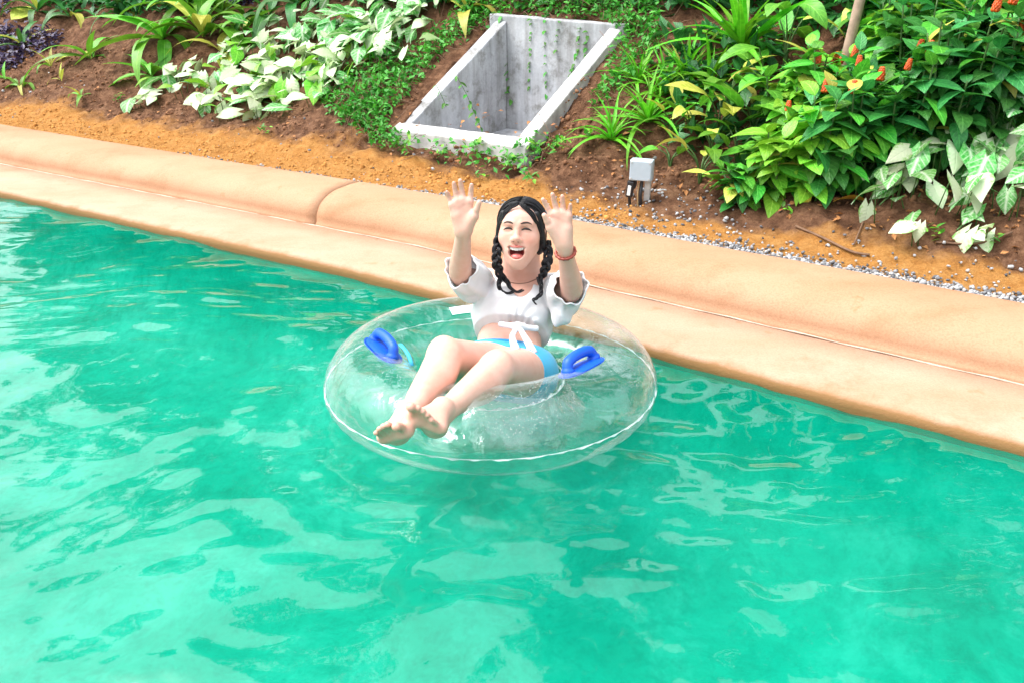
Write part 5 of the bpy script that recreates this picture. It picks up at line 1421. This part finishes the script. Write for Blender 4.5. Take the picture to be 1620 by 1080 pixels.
# ---- broad-leaved gingers
G3 = 'broad-leaved gingers'
def ginger(u, v, n, L_, h, label, yel=0.35):
    b = gpx(u, v); root = empty('ginger_plant', b); tag(root, label, 'plant', G3); mb = MB()
    for i in range(n):
        az = 2 * math.pi * i / n + RP.uniform(-.5, .5); hh = h * RP.uniform(0.45, 1.0); rr_ = 0.05 + 0.05 * RP.random()
        tip = Vector((-math.sin(az) * rr_, math.cos(az) * rr_, hh))
        mb.tube(catmull([(0, 0, -0.02), (tip.x * 0.3, tip.y * 0.3, hh * 0.6), tuple(tip)], 4), [0.007, 0.006, 0.006, 0.005, 0.005, 0.005, 0.004, 0.004, 0.003], 6)
        put_leaf(root, LM('broad', 'broad_yel' if RP.random() < yel else 'broad'), tip, az, R(RP.uniform(5, 65)), RP.uniform(-.5, .5), L_ * RP.uniform(0.8, 1.15))
    mb.build('stem', m_stem, root); return root
ginger(1107, 288, 6, 0.22, 0.20, 'low ginger with yellow and green leaves just right of the grey box')
ginger(1136, 222, 7, 0.24, 0.26, 'ginger with two drooping yellow leaves between the rosettes and the shrub', 0.5)
ginger(1190, 215, 6, 0.30, 0.22, 'ginger with the largest glossy green leaf left of the shrub', 0.12)
ginger(1090, 205, 5, 0.20, 0.18, 'ginger with creased yellow leaf below the narrow-leaved rosette', 0.5)
ginger(1240, 110, 6, 0.26, 0.36, 'ginger with an upright yellow-green leaf near the wooden stake', 0.45)
ginger(1060, 262, 4, 0.17, 0.10, 'small ginger sprout directly behind the grey box', 0.2)
ginger(1150, 180, 6, 0.24, 0.26, 'green ginger between the largest rosette and the glossy ginger', 0.25)
ginger(1205, 150, 6, 0.24, 0.26, 'ginger with arching leaves behind the yellow leaf bearing an orange flower', 0.25)

ginger(1062, 218, 5, 0.20, 0.18, 'ginger with short stems between two bright rosettes', 0.3)
ginger(1125, 255, 6, 0.20, 0.18, 'ginger clump just above the low yellow and green one', 0.3)
ginger(1165, 262, 6, 0.22, 0.20, 'ginger clump touching the left front shrub', 0.2)
ginger(1150, 302, 5, 0.17, 0.12, 'lowest ginger clump beside the gravel right of the grey box', 0.3)
ginger(1215, 190, 6, 0.24, 0.26, 'ginger clump behind the glossy ginger', 0.3)
rosette(1050, 150, 30, 0.32, 'bright rosette at mid height above the second one from the chute')
rosette(1010, 130, 26, 0.28, 'small bright rosette by the upper right end of the chute wall')

# ---- shrubs with orange cone flowers
m_flower = simple('orange_bract_cone', (0.62, 0.085, 0.010), 0.45, 0.45, 70, 0.4)
def cone_flower_mesh():
    mb = MB(); n = 7
    for r_ in range(6):
        for k in range(n):
            a = 2 * math.pi * (k / n + r_ * 0.07); z = r_ * 0.0085; rr_ = 0.0125 * (1 - (r_ / 7) ** 2)
            c = Vector((math.cos(a) * rr_, math.sin(a) * rr_, z))
            mb.tube([c * 0.6 + Vector((0, 0, z * 0.3)), c + Vector((0, 0, 0.006)), c * 0.85 + Vector((0, 0, 0.016))], [0.005, 0.0058, 0.002], 5)
    me = mesh('cone_flower', np.concatenate(mb.v), mb.f, True, m_flower); return me
ME_CONE = cone_flower_mesh()
G4 = 'orange-flowered shrubs on the right'
def shrub(u, v, h, stems, per, L_, mats, flowers, label, lean=(0, 0), spread=0.18, dead=0):
    b = gpx(u, v); root = empty('flowering_shrub', b); tag(root, label, 'shrub', G4); mb = MB(); fl = 0
    for s_ in range(stems):
        a0 = 2 * math.pi * s_ / stems + RP.uniform(-.5, .5); rad = spread * RP.uniform(0.2, 1.0); hh = h * RP.uniform(0.6, 1.05)
        top = Vector((math.cos(a0) * rad + lean[0] * hh, math.sin(a0) * rad + lean[1] * hh, hh)); mid = top * 0.5 + Vector((math.cos(a0) * rad * 0.25, math.sin(a0) * rad * 0.25, hh * 0.05))
        P = catmull([Vector((math.cos(a0) * 0.03, math.sin(a0) * 0.03, -0.05)), mid, top], 8)
        mb.tube(P, [0.0065 - 0.003 * i / len(P) for i in range(len(P))], 6)
        mt = RP.choice(mats); ph = RP.uniform(0, 6.28)
        for i in range(per + 3):
            q = 0.22 + 0.78 * (i / (per + 2)) ** 0.85; p = P[min(len(P) - 1, int(q * (len(P) - 1)))]
            ph += 2.2 + RP.uniform(-.3, .3)
            pit = R(RP.uniform(-25, 25) + 30 * (q - 0.5)) if q < 0.93 else R(RP.uniform(25, 65))
            mm = mt if RP.random() < 0.72 else RP.choice(mats)
            if RP.random() < 0.035: mm = 'broad_yel'
            put_leaf(root, LM('ovate', mm), p + Vector((0, 0, RP.uniform(-.01, .01))), ph, pit, RP.uniform(-.4, .4), L_ * RP.uniform(0.75, 1.2) * (1.0 if q < 0.93 else 0.75))
        if fl < flowers and hh > 0.55 * h:
            f = bpy.data.objects.new('flower', ME_CONE); COL.objects.link(f); f.parent = root
            d_ = (P[-1] - P[-3]).normalized(); f.matrix_basis = Matrix.Translation(P[-1] + d_ * 0.035) @ d_.to_track_quat('Z', 'Y').to_matrix().to_4x4() @ Matrix.Scale(RP.uniform(0.9, 1.25), 4); fl += 1
    mb.build('stem', m_stem, root); return root
A_, B_, C_ = 'shrub', 'shrub_dark', 'shrub_light'
shrub(1172, 318, 0.16, 7, 9, 0.135, [A_, B_], 2, 'small low sprig with one orange bud at the shrub foot, right of the grey box', spread=0.09)
shrub(1222, 305, 0.34, 9, 11, 0.158, [A_, C_, A_], 2, 'knee-high leafy shrub at the left front of the shrub mass', spread=0.14)
shrub(1285, 312, 0.46, 10, 12, 0.158, [A_, C_, B_], 3, 'bright front shrub above the hanging dead orange leaf', spread=0.17)
shrub(1345, 305, 0.52, 10, 12, 0.164, [A_, A_, B_], 3, 'middle front shrub behind the amber fallen leaf', spread=0.18)
shrub(1412, 292, 0.60, 10, 13, 0.164, [A_, B_, B_], 3, 'dark shrub left of the white-veined arrowhead plants', spread=0.18)
shrub(1482, 262, 0.66, 11, 13, 0.170, [B_, B_, A_], 3, 'tall dark shrub behind the white-veined arrowhead plants', spread=0.2)
shrub(1560, 245, 0.66, 11, 13, 0.170, [B_, A_, B_], 3, 'dark shrub above the arrowhead plants near the right edge', spread=0.2)
shrub(1622, 200, 0.66, 10, 12, 0.170, [B_, A_], 2, 'dark shrub cut by the right edge of the picture', spread=0.18)
shrub(1275, 205, 0.42, 10, 12, 0.152, [A_, C_], 3, 'light green shrub in front of the wooden stake', spread=0.18)
shrub(1400, 160, 0.55, 10, 12, 0.152, [A_, B_, C_], 4, 'shrub with several orange buds right of the wooden stake', spread=0.18)
shrub(1490, 130, 0.50, 10, 12, 0.152, [A_, B_], 3, 'shrub at the top right with an open orange flower', spread=0.2)
shrub(1570, 110, 0.50, 10, 12, 0.152, [A_, B_], 3, 'bright-topped shrub in the upper right corner, left of the last one', spread=0.2)
shrub(1625, 95, 0.50, 9, 11, 0.152, [B_, A_], 2, 'shrub in the extreme upper right corner', spread=0.18)
shrub(1372, 75, 0.40, 8, 11, 0.140, [B_, A_], 2, 'shadowed shrub behind the wooden stake', spread=0.18)

shrub(1245, 245, 0.40, 8, 12, 0.150, [A_, C_, C_], 1, 'yellowish young shrub between the glossy ginger and the front shrubs', spread=0.16)
shrub(1315, 245, 0.50, 9, 12, 0.150, [A_, B_], 1, 'dense mid shrub below the wooden stake', spread=0.18)
shrub(1440, 205, 0.60, 9, 12, 0.155, [B_, B_, A_], 1, 'dense dark shrub in the middle of the shrub mass', spread=0.2)

# ---- arrowhead vines
G5 = 'arrowhead vines'
def arrowhead(pts, n, L_, mats, label, rad=0.12, hmin=0.03, hmax=0.14, face=None):
    """one trailing plant: pts are pixels along its run"""
    B = [gpx(u, v) for u, v in pts]; root = empty('arrowhead_vine', B[0]); tag(root, label, 'vine', G5); mb = MB()
    down = Vector((-N1.x, -N1.y, 0))
    dz = math.atan2(-down.x, down.y)
    stemp = [b - B[0] + Vector((0, 0, 0.02)) for b in B]
    if len(stemp) > 1: mb.tube(catmull(stemp, 5), 0.004, 6)
    for i in range(n):
        b = RP.choice(B); x = b.x + RP.gauss(0, rad); y = b.y + RP.gauss(0, rad * 0.8); g = Vector((x, y, hz(x, y))); hgt = RP.uniform(hmin, hmax)
        az = dz + RP.gauss(0, 0.75); tip = g + Vector((RP.uniform(-.03, .03), RP.uniform(-.03, .03), hgt)) - B[0]
        mb.tube([g - B[0], (g - B[0]).lerp(tip, 0.6) + Vector((0, 0, 0.01)), tip], [0.003, 0.0025, 0.002], 5)
        put_leaf(root, LM('arrow', RP.choice(mats)), tip, az, R(RP.uniform(-55, 30)), RP.uniform(-.7, .7), L_ * RP.uniform(0.55, 1.15))
    so_ = mb.build('stem', m_stem, root); so_['kind'] = 'stuff'; return root
PL = ['pale', 'pale', 'veined', 'pale', 'shrub_light']
arrowhead([(255, 145), (285, 132), (305, 125)], 24, 0.15, PL, 'cream arrowhead vine at the lower left tip of the patch', 0.10)
arrowhead([(330, 150), (355, 160), (385, 168)], 34, 0.15, PL, 'cream arrowhead vine along the lower left margin of the patch', 0.13)
arrowhead([(345, 115), (372, 102), (395, 120)], 32, 0.15, PL, 'cream arrowhead vine in the left middle of the patch', 0.14)
arrowhead([(415, 165), (440, 170), (425, 150)], 30, 0.16, ['pale'], 'palest arrowhead vine at the bottom of the patch above bare soil', 0.11)
arrowhead([(415, 128), (450, 118), (470, 135)], 44, 0.15, PL, 'cream arrowhead vine at the heart of the patch', 0.15)
arrowhead([(490, 150), (515, 135), (500, 120)], 40, 0.16, PL, 'cream arrowhead vine at the right of the patch beside small-leaved creeper', 0.13)
arrowhead([(420, 85), (450, 70), (480, 80)], 42, 0.15, ['pale', 'veined'], 'cream arrowhead vine in the upper left of the patch', 0.16)
arrowhead([(520, 95), (555, 85), (545, 110)], 44, 0.16, PL, 'cream arrowhead vine between patch centre and the chute', 0.16)
arrowhead([(510, 55), (545, 42), (580, 50)], 44, 0.16, ['pale', 'veined'], 'cream arrowhead vine along the upper edge of the patch', 0.18)
arrowhead([(595, 75), (625, 62), (610, 45)], 40, 0.16, ['pale', 'veined'], 'cream arrowhead vine at the upper right end of the patch', 0.16)
arrowhead([(560, 20), (610, 16), (650, 30)], 30, 0.16, ['veined', 'pale'], 'greener arrowhead vine at the very top of the patch', 0.18)
VV_ = ['veined', 'veined', 'pale']
arrowhead([(1390, 332), (1415, 308)], 10, 0.14, VV_, 'white-veined arrowhead vine at the left end of the right-hand group', 0.08, 0.04, 0.2)
arrowhead([(1452, 318), (1470, 285)], 14, 0.145, VV_, 'white-veined arrowhead vine beside the dark gap under the shrub', 0.10, 0.05, 0.25)
arrowhead([(1525, 322), (1535, 290)], 18, 0.15, VV_, 'white-veined arrowhead vine in the middle of the right-hand group', 0.11, 0.05, 0.25)
arrowhead([(1585, 318), (1600, 285)], 22, 0.155, VV_, 'white-veined arrowhead vine beneath the shrubs at the right edge', 0.12, 0.08, 0.3)
arrowhead([(1512, 372), (1535, 352)], 12, 0.13, ['pale', 'veined', 'veined'], 'arrowhead vine hanging lowest over the bare soil at right', 0.07, 0.03, 0.12)
arrowhead([(1580, 235), (1615, 225)], 18, 0.16, ['veined'], 'large dark arrowhead vine with white ribs at the right edge', 0.12, 0.1, 0.35)

# ---- fallen leaves, sticks
def fallen(u, v, kind, mat, L_, az, label, pitch=10, roll=0.2, lift=0.015):
    b = gpx(u, v); o = bpy.data.objects.new('fallen_leaf', LM(kind, mat, 1)); COL.objects.link(o)
    o.matrix_basis = Matrix.Translation(b + Vector((0, 0, lift))) @ Matrix.Rotation(az, 4, 'Z') @ Matrix.Rotation(R(pitch), 4, 'X') @ Matrix.Rotation(roll, 4, 'Y') @ Matrix.Scale(L_, 4)
    tag(o, label, 'leaf', 'fallen leaves'); return o
fallen(1316, 332, 'ovate', 'amber', 0.17, R(-75), 'amber yellow fallen leaf lying on soil below the front shrubs', 14, -0.5, 0.04)
fallen(1278, 312, 'broad', 'amber', 0.13, R(150), 'drooping ochre leaf left of the amber fallen leaf', -45, 0.1, 0.06)
fallen(1143, 292, 'ovate', 'dead', 0.13, R(120), 'dry brown leaf curled on the soil beside the low ginger', 25, 0.6)
fallen(322, 166, 'ovate', 'dead', 0.13, R(-70), 'rust brown dead leaf under the cream arrowhead patch', 8)
fallen(20, 42, 'broad', 'broad_yel', 0.50, R(-25), 'large yellowing leaf lying across the upper left corner', 25, 0.4, 0.06)
fallen(1262, 268, 'broad', 'dead', 0.14, R(175), 'hanging dead orange leaf among the front shrub stems', -60, 0.2, 0.2)
def stick(px, r, label):
    mb = MB(); P = [gpx(u, v) + Vector((0, 0, 0.012)) for u, v in px]; mb.tube(catmull(P, 5), r, 6); o = mb.build('stick', m_bstem); tag(o, label, 'stick', 'dead sticks on the soil')
stick([(1258, 362), (1300, 380), (1345, 402), (1375, 408)], 0.006, 'thin dead stick lying along the soil right of the gravel')
stick([(1480, 388), (1545, 390), (1600, 372)], 0.005, 'bent twig on the bare soil near the right edge')
stick([(1365, 355), (1350, 392)], 0.004, 'short twig leaning on the soil below the amber leaf')
stick([(1265, 30), (1290, 18), (1312, 8)], 0.008, 'dead branch left of the wooden stake')

# ---- small weeds
G6 = 'small weeds on the soil'
def weed(u, v, n, L_, label):
    b = gpx(u, v); root = empty('weed', b); tag(root, label, 'weed', G6)
    for i in range(n):
        put_leaf(root, LM('tiny', RP.choice(['vine', 'shrub_light', 'vine'])), (RP.gauss(0, L_ * 0.5), RP.gauss(0, L_ * 0.5), RP.uniform(0, L_ * 1.2)), RP.uniform(0, 6.28), R(RP.uniform(-10, 60)), RP.uniform(-.5, .5), L_ * RP.uniform(0.6, 1.2))
for u, v, n, L_, lb in [(420, 212, 12, 0.045, 'small weed on the soil below the arrowhead patch'), (188, 160, 10, 0.045, 'yellow-green weed on soil at left above the sand'), (640, 236, 26, 0.05, 'weed clump at the left foot of the chute lip'), (752, 240, 26, 0.05, 'weed clump against the middle of the chute lip'), (806, 262, 30, 0.055, 'weed clump at the front right corner of the chute'), (845, 240, 30, 0.055, 'weed clump right of the chute corner'), (885, 236, 22, 0.05, 'weed between the chute and the grey box'), (760, 282, 12, 0.04, 'tiny weed on the orange sand behind the raised right hand'), (842, 292, 12, 0.045, 'tiny weed on the orange sand above the head'), (1475, 375, 14, 0.04, 'tiny weed on the cut soil below the arrowhead vines'), (1568, 388, 14, 0.04, 'tiny weed on the cut soil nearest the right edge'), (1243, 340, 8, 0.035, 'tiny weed under the front shrub'), (700, 248, 18, 0.045, 'weed against the left half of the chute lip'), (930, 225, 14, 0.05, 'grass tuft left of the smallest rosette')]:
    weed(u, v, n, L_, lb)

# ---- creeping ground cover, too small to pick apart
def gpx_many(U, V_):
    U = np.asarray(U, float); V_ = np.asarray(V_, float)
    rx = (U - 810) / FPX; up = (540 - V_) / FPX; ry = CE + up * SE; rz = -SE + up * CE
    d = np.arange(2.8, 13, 0.05)[:, None]
    X_ = rx[None] * d; Y_ = ry[None] * d; Zr = CAM_H + rz[None] * d
    hit = Zr < height(X_, Y_); k = np.argmax(hit, 0); ok = hit.any(0); dd = d[k, 0]
    x, y = (rx * dd)[ok], (ry * dd)[ok]
    return x, y, height(x, y)
def in_poly(U, V_, poly):
    ins = np.zeros(len(U), bool); n = len(poly)
    for i in range(n):
        (x1, y1), (x2, y2) = poly[i], poly[(i + 1) % n]
        c = ((y1 > V_) != (y2 > V_)) & (U < (x2 - x1) * (V_ - y1) / (y2 - y1 + 1e-9) + x1); ins ^= c
    return ins
def leaf_cloud(name, x, y, z, size, mat, label, cat, hgt=0.06, tilt=0.6, wid=0.55, clump=None):
    n = len(x); g = np.random.default_rng(n)
    if np.isscalar(hgt): hgt = np.full(n, hgt)
    z = z + g.random(n) * hgt
    sz = size * (0.6 + 0.8 * g.random(n)); az = g.random(n) * 2 * np.pi; pt = g.normal(0.1, tilt, n); rl = g.normal(0, 0.4, n)
    T = np.array([(0, 0, 0), (-0.5 * wid, 0.42, 0.06), (0, 0.5, -0.03), (0.5 * wid, 0.42, 0.06), (0, 1.0, -0.16)])
    UVt = np.array([(0.5, 0), (0, 0.42), (0.5, 0.5), (1, 0.42), (0.5, 1)])
    Ft = np.array([(0, 2, 1), (0, 3, 2), (1, 2, 4), (2, 3, 4)])
    P = T[None] * sz[:, None, None]
    c, s = np.cos(rl)[:, None], np.sin(rl)[:, None]; px, pz = P[..., 0] * c + P[..., 2] * s, -P[..., 0] * s + P[..., 2] * c; py = P[..., 1]
    c, s = np.cos(pt)[:, None], np.sin(pt)[:, None]; py, pz = py * c - pz * s, py * s + pz * c
    c, s = np.cos(az)[:, None], np.sin(az)[:, None]; px, py = px * c - py * s, px * s + py * c
    V = np.stack([px + x[:, None], py + y[:, None], pz + z[:, None]], -1).reshape(-1, 3)
    F = (Ft[None] + 5 * np.arange(n)[:, None, None]).reshape(-1, 3)
    me = mesh(name, V, F, True, ML[mat]); uvs(me, np.tile(UVt, (n, 1)))
    o = link(name, me); tag(o, label, cat, None, 'stuff'); return o
def cloud_in(poly, n, jit=0):
    P = np.array(poly, float); U = rng.uniform(P[:, 0].min(), P[:, 0].max(), n * 3); V_ = rng.uniform(P[:, 1].min(), P[:, 1].max(), n * 3)
    k = in_poly(U, V_, poly); U, V_ = U[k][:n], V_[k][:n]
    return gpx_many(U, V_)
def merged(parts): return [np.concatenate(c) for c in zip(*parts)]
x, y, z = merged([cloud_in([(540, 195), (600, 130), (690, 60), (740, 10), (790, 30), (700, 95), (640, 165), (610, 200), (640, 245), (590, 235)], 2600), cloud_in([(500, 160), (560, 120), (640, 60), (600, 190), (540, 210)], 900), cloud_in([(700, -20), (1040, -20), (1040, 70), (990, 60), (960, 45), (800, 30), (740, 60)], 2300), cloud_in([(985, 60), (1045, 50), (1035, 110), (960, 170), (930, 190)], 500), cloud_in([(600, 215), (660, 235), (800, 255), (860, 225), (900, 230), (830, 290), (640, 250)], 170)])
t_, s_ = ts_of(x, y)
# nothing grows over the open mouth of the chute
k = ~((t_ > CH_T0 + 0.03) & (t_ < CH_T1 - 0.10) & (s_ > CH_S0 - 0.01) & (s_ < CH_S1 - 0.08))
x, y, z = x[k], y[k], z[k]; t_, s_ = t_[k], s_[k]
leaf_cloud('creeper', x, y, z, 0.040, 'vine', 'small-leaved green creeper spreading round the chute', 'creeper', 0.09)
mb = MB()
for i in range(170):
    k = RP.randrange(len(x)); p = Vector((x[k], y[k], z[k])); a = RP.uniform(0, 6.28); P = [p]
    for q in range(4):
        a += RP.gauss(0, 0.5); p = p + Vector((math.cos(a), math.sin(a), 0)) * 0.06; P.append(Vector((p.x, p.y, hz(p.x, p.y) + RP.uniform(0.02, 0.09))))
    mb.tube(P, 0.0018, 4)
tag(mb.build('creeper_stems', m_bstem), 'tangle of thin brown creeper stems', 'creeper', None, 'stuff')
x, y, z = merged([cloud_in([(-30, 40), (40, 50), (105, 58), (95, 78), (40, 95), (20, 115), (-30, 120)], 900), cloud_in([(-30, -20), (30, -20), (10, 30), (-30, 40)], 300), cloud_in([(330, -25), (420, -25), (400, 15), (350, 12)], 300)])
leaf_cloud('purple_ground_cover', x, y, z, 0.060, 'purple', 'dark purple trailing ground cover in the upper left', 'ground cover', 0.06, 0.5)
# dim undergrowth along the top of the picture and on up the hill
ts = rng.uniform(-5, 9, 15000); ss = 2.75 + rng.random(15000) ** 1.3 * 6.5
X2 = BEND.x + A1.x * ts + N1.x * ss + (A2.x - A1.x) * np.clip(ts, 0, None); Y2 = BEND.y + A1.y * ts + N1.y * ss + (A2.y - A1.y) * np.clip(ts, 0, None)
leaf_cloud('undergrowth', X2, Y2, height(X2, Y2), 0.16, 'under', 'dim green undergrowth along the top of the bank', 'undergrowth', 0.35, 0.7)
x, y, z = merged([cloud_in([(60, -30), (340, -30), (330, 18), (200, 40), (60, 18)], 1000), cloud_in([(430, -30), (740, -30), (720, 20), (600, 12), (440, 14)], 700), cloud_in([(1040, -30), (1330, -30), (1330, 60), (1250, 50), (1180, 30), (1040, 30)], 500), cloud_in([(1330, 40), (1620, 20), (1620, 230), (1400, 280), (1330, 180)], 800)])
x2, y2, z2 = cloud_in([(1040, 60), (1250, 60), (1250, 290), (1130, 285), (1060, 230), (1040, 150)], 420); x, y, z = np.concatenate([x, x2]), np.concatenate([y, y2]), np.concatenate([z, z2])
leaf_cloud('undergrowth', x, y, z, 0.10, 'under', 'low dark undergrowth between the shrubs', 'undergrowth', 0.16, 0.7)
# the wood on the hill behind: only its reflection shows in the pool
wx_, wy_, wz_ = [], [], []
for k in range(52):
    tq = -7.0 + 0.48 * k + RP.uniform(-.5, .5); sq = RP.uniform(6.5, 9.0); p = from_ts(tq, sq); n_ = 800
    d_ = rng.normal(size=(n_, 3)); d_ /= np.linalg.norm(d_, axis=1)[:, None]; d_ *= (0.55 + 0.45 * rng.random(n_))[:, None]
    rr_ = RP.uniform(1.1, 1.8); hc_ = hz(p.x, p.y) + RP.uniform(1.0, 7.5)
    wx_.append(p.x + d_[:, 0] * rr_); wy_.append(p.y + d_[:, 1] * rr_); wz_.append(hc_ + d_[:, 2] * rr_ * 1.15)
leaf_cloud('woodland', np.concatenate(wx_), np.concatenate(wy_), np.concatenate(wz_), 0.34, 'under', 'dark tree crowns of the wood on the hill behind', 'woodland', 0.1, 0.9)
# leaf litter
x, y, z = cloud_in([(0, 90), (600, 150), (1000, 200), (1620, 330), (1620, 430), (900, 290), (0, 170)], 480)
leaf_cloud('leaf_litter', x, y, z, 0.032, 'dead', 'scraps of brown leaf litter on the soil', 'leaf litter', 0.015, 0.25)

# ---- vines hanging over the chute walls
def on_s(u, v, s):
    r = ray(u, v); c = N1.dot(BEND) + s; d = c / (r.x * N1.x + r.y * N1.y); return Vector((r.x * d, r.y * d, CAM_H + r.z * d))
G7 = 'vines hanging in the chute'
def hanging(px, s, n, L_, label, mat='vine'):
    P = catmull([on_s(u, v, s) for u, v in px], 6); root = empty('hanging_vine', P[0]); tag(root, label, 'vine', G7)
    mb = MB(); mb.tube([p - P[0] for p in P], 0.0022, 5); mb.build('stem', m_stem, root)
    for i in range(n):
        p = P[int((i + 0.5) / n * (len(P) - 1))] - P[0]; sd = 1 if i % 2 else -1
        put_leaf(root, LM('tiny', mat), p, R(180) * 0 + sd * R(RP.uniform(60, 110)) + math.atan2(A1.y, A1.x) + R(90) + (0 if sd > 0 else 0), R(RP.uniform(-55, 10)), RP.uniform(-.4, .4), L_ * RP.uniform(0.7, 1.2))
sb = CH_S1 - 0.085
hanging([(793, 25), (800, 60), (803, 100), (806, 135), (810, 168)], sb, 24, 0.060, 'leftmost long vine hanging at the back corner of the chute')
hanging([(841, 30), (840, 70), (839, 110), (838, 148)], sb, 26, 0.045, 'yellowish vine hanging on the middle of the chute back wall')
hanging([(862, 32), (863, 80), (865, 120), (864, 162)], sb, 20, 0.050, 'dark vine hanging right of the middle of the chute back wall')
hanging([(918, 45), (915, 75), (908, 105), (902, 138)], sb, 30, 0.050, 'dense vine hanging near the right end of the chute back wall')
hanging([(885, 34), (882, 60), (880, 88)], sb, 10, 0.045, 'short vine hanging from the chute back wall')
hanging([(930, 50), (928, 80), (924, 110)], sb, 18, 0.050, 'vine at the right corner of the chute back wall')
hanging([(722, 120), (738, 150), (750, 178), (762, 205)], 1.75, 12, 0.055, 'sparse vine trailing inside the left wall of the chute')
hanging([(690, 135), (700, 155), (706, 170)], 1.80, 8, 0.050, 'short vine over the left wall of the chute')
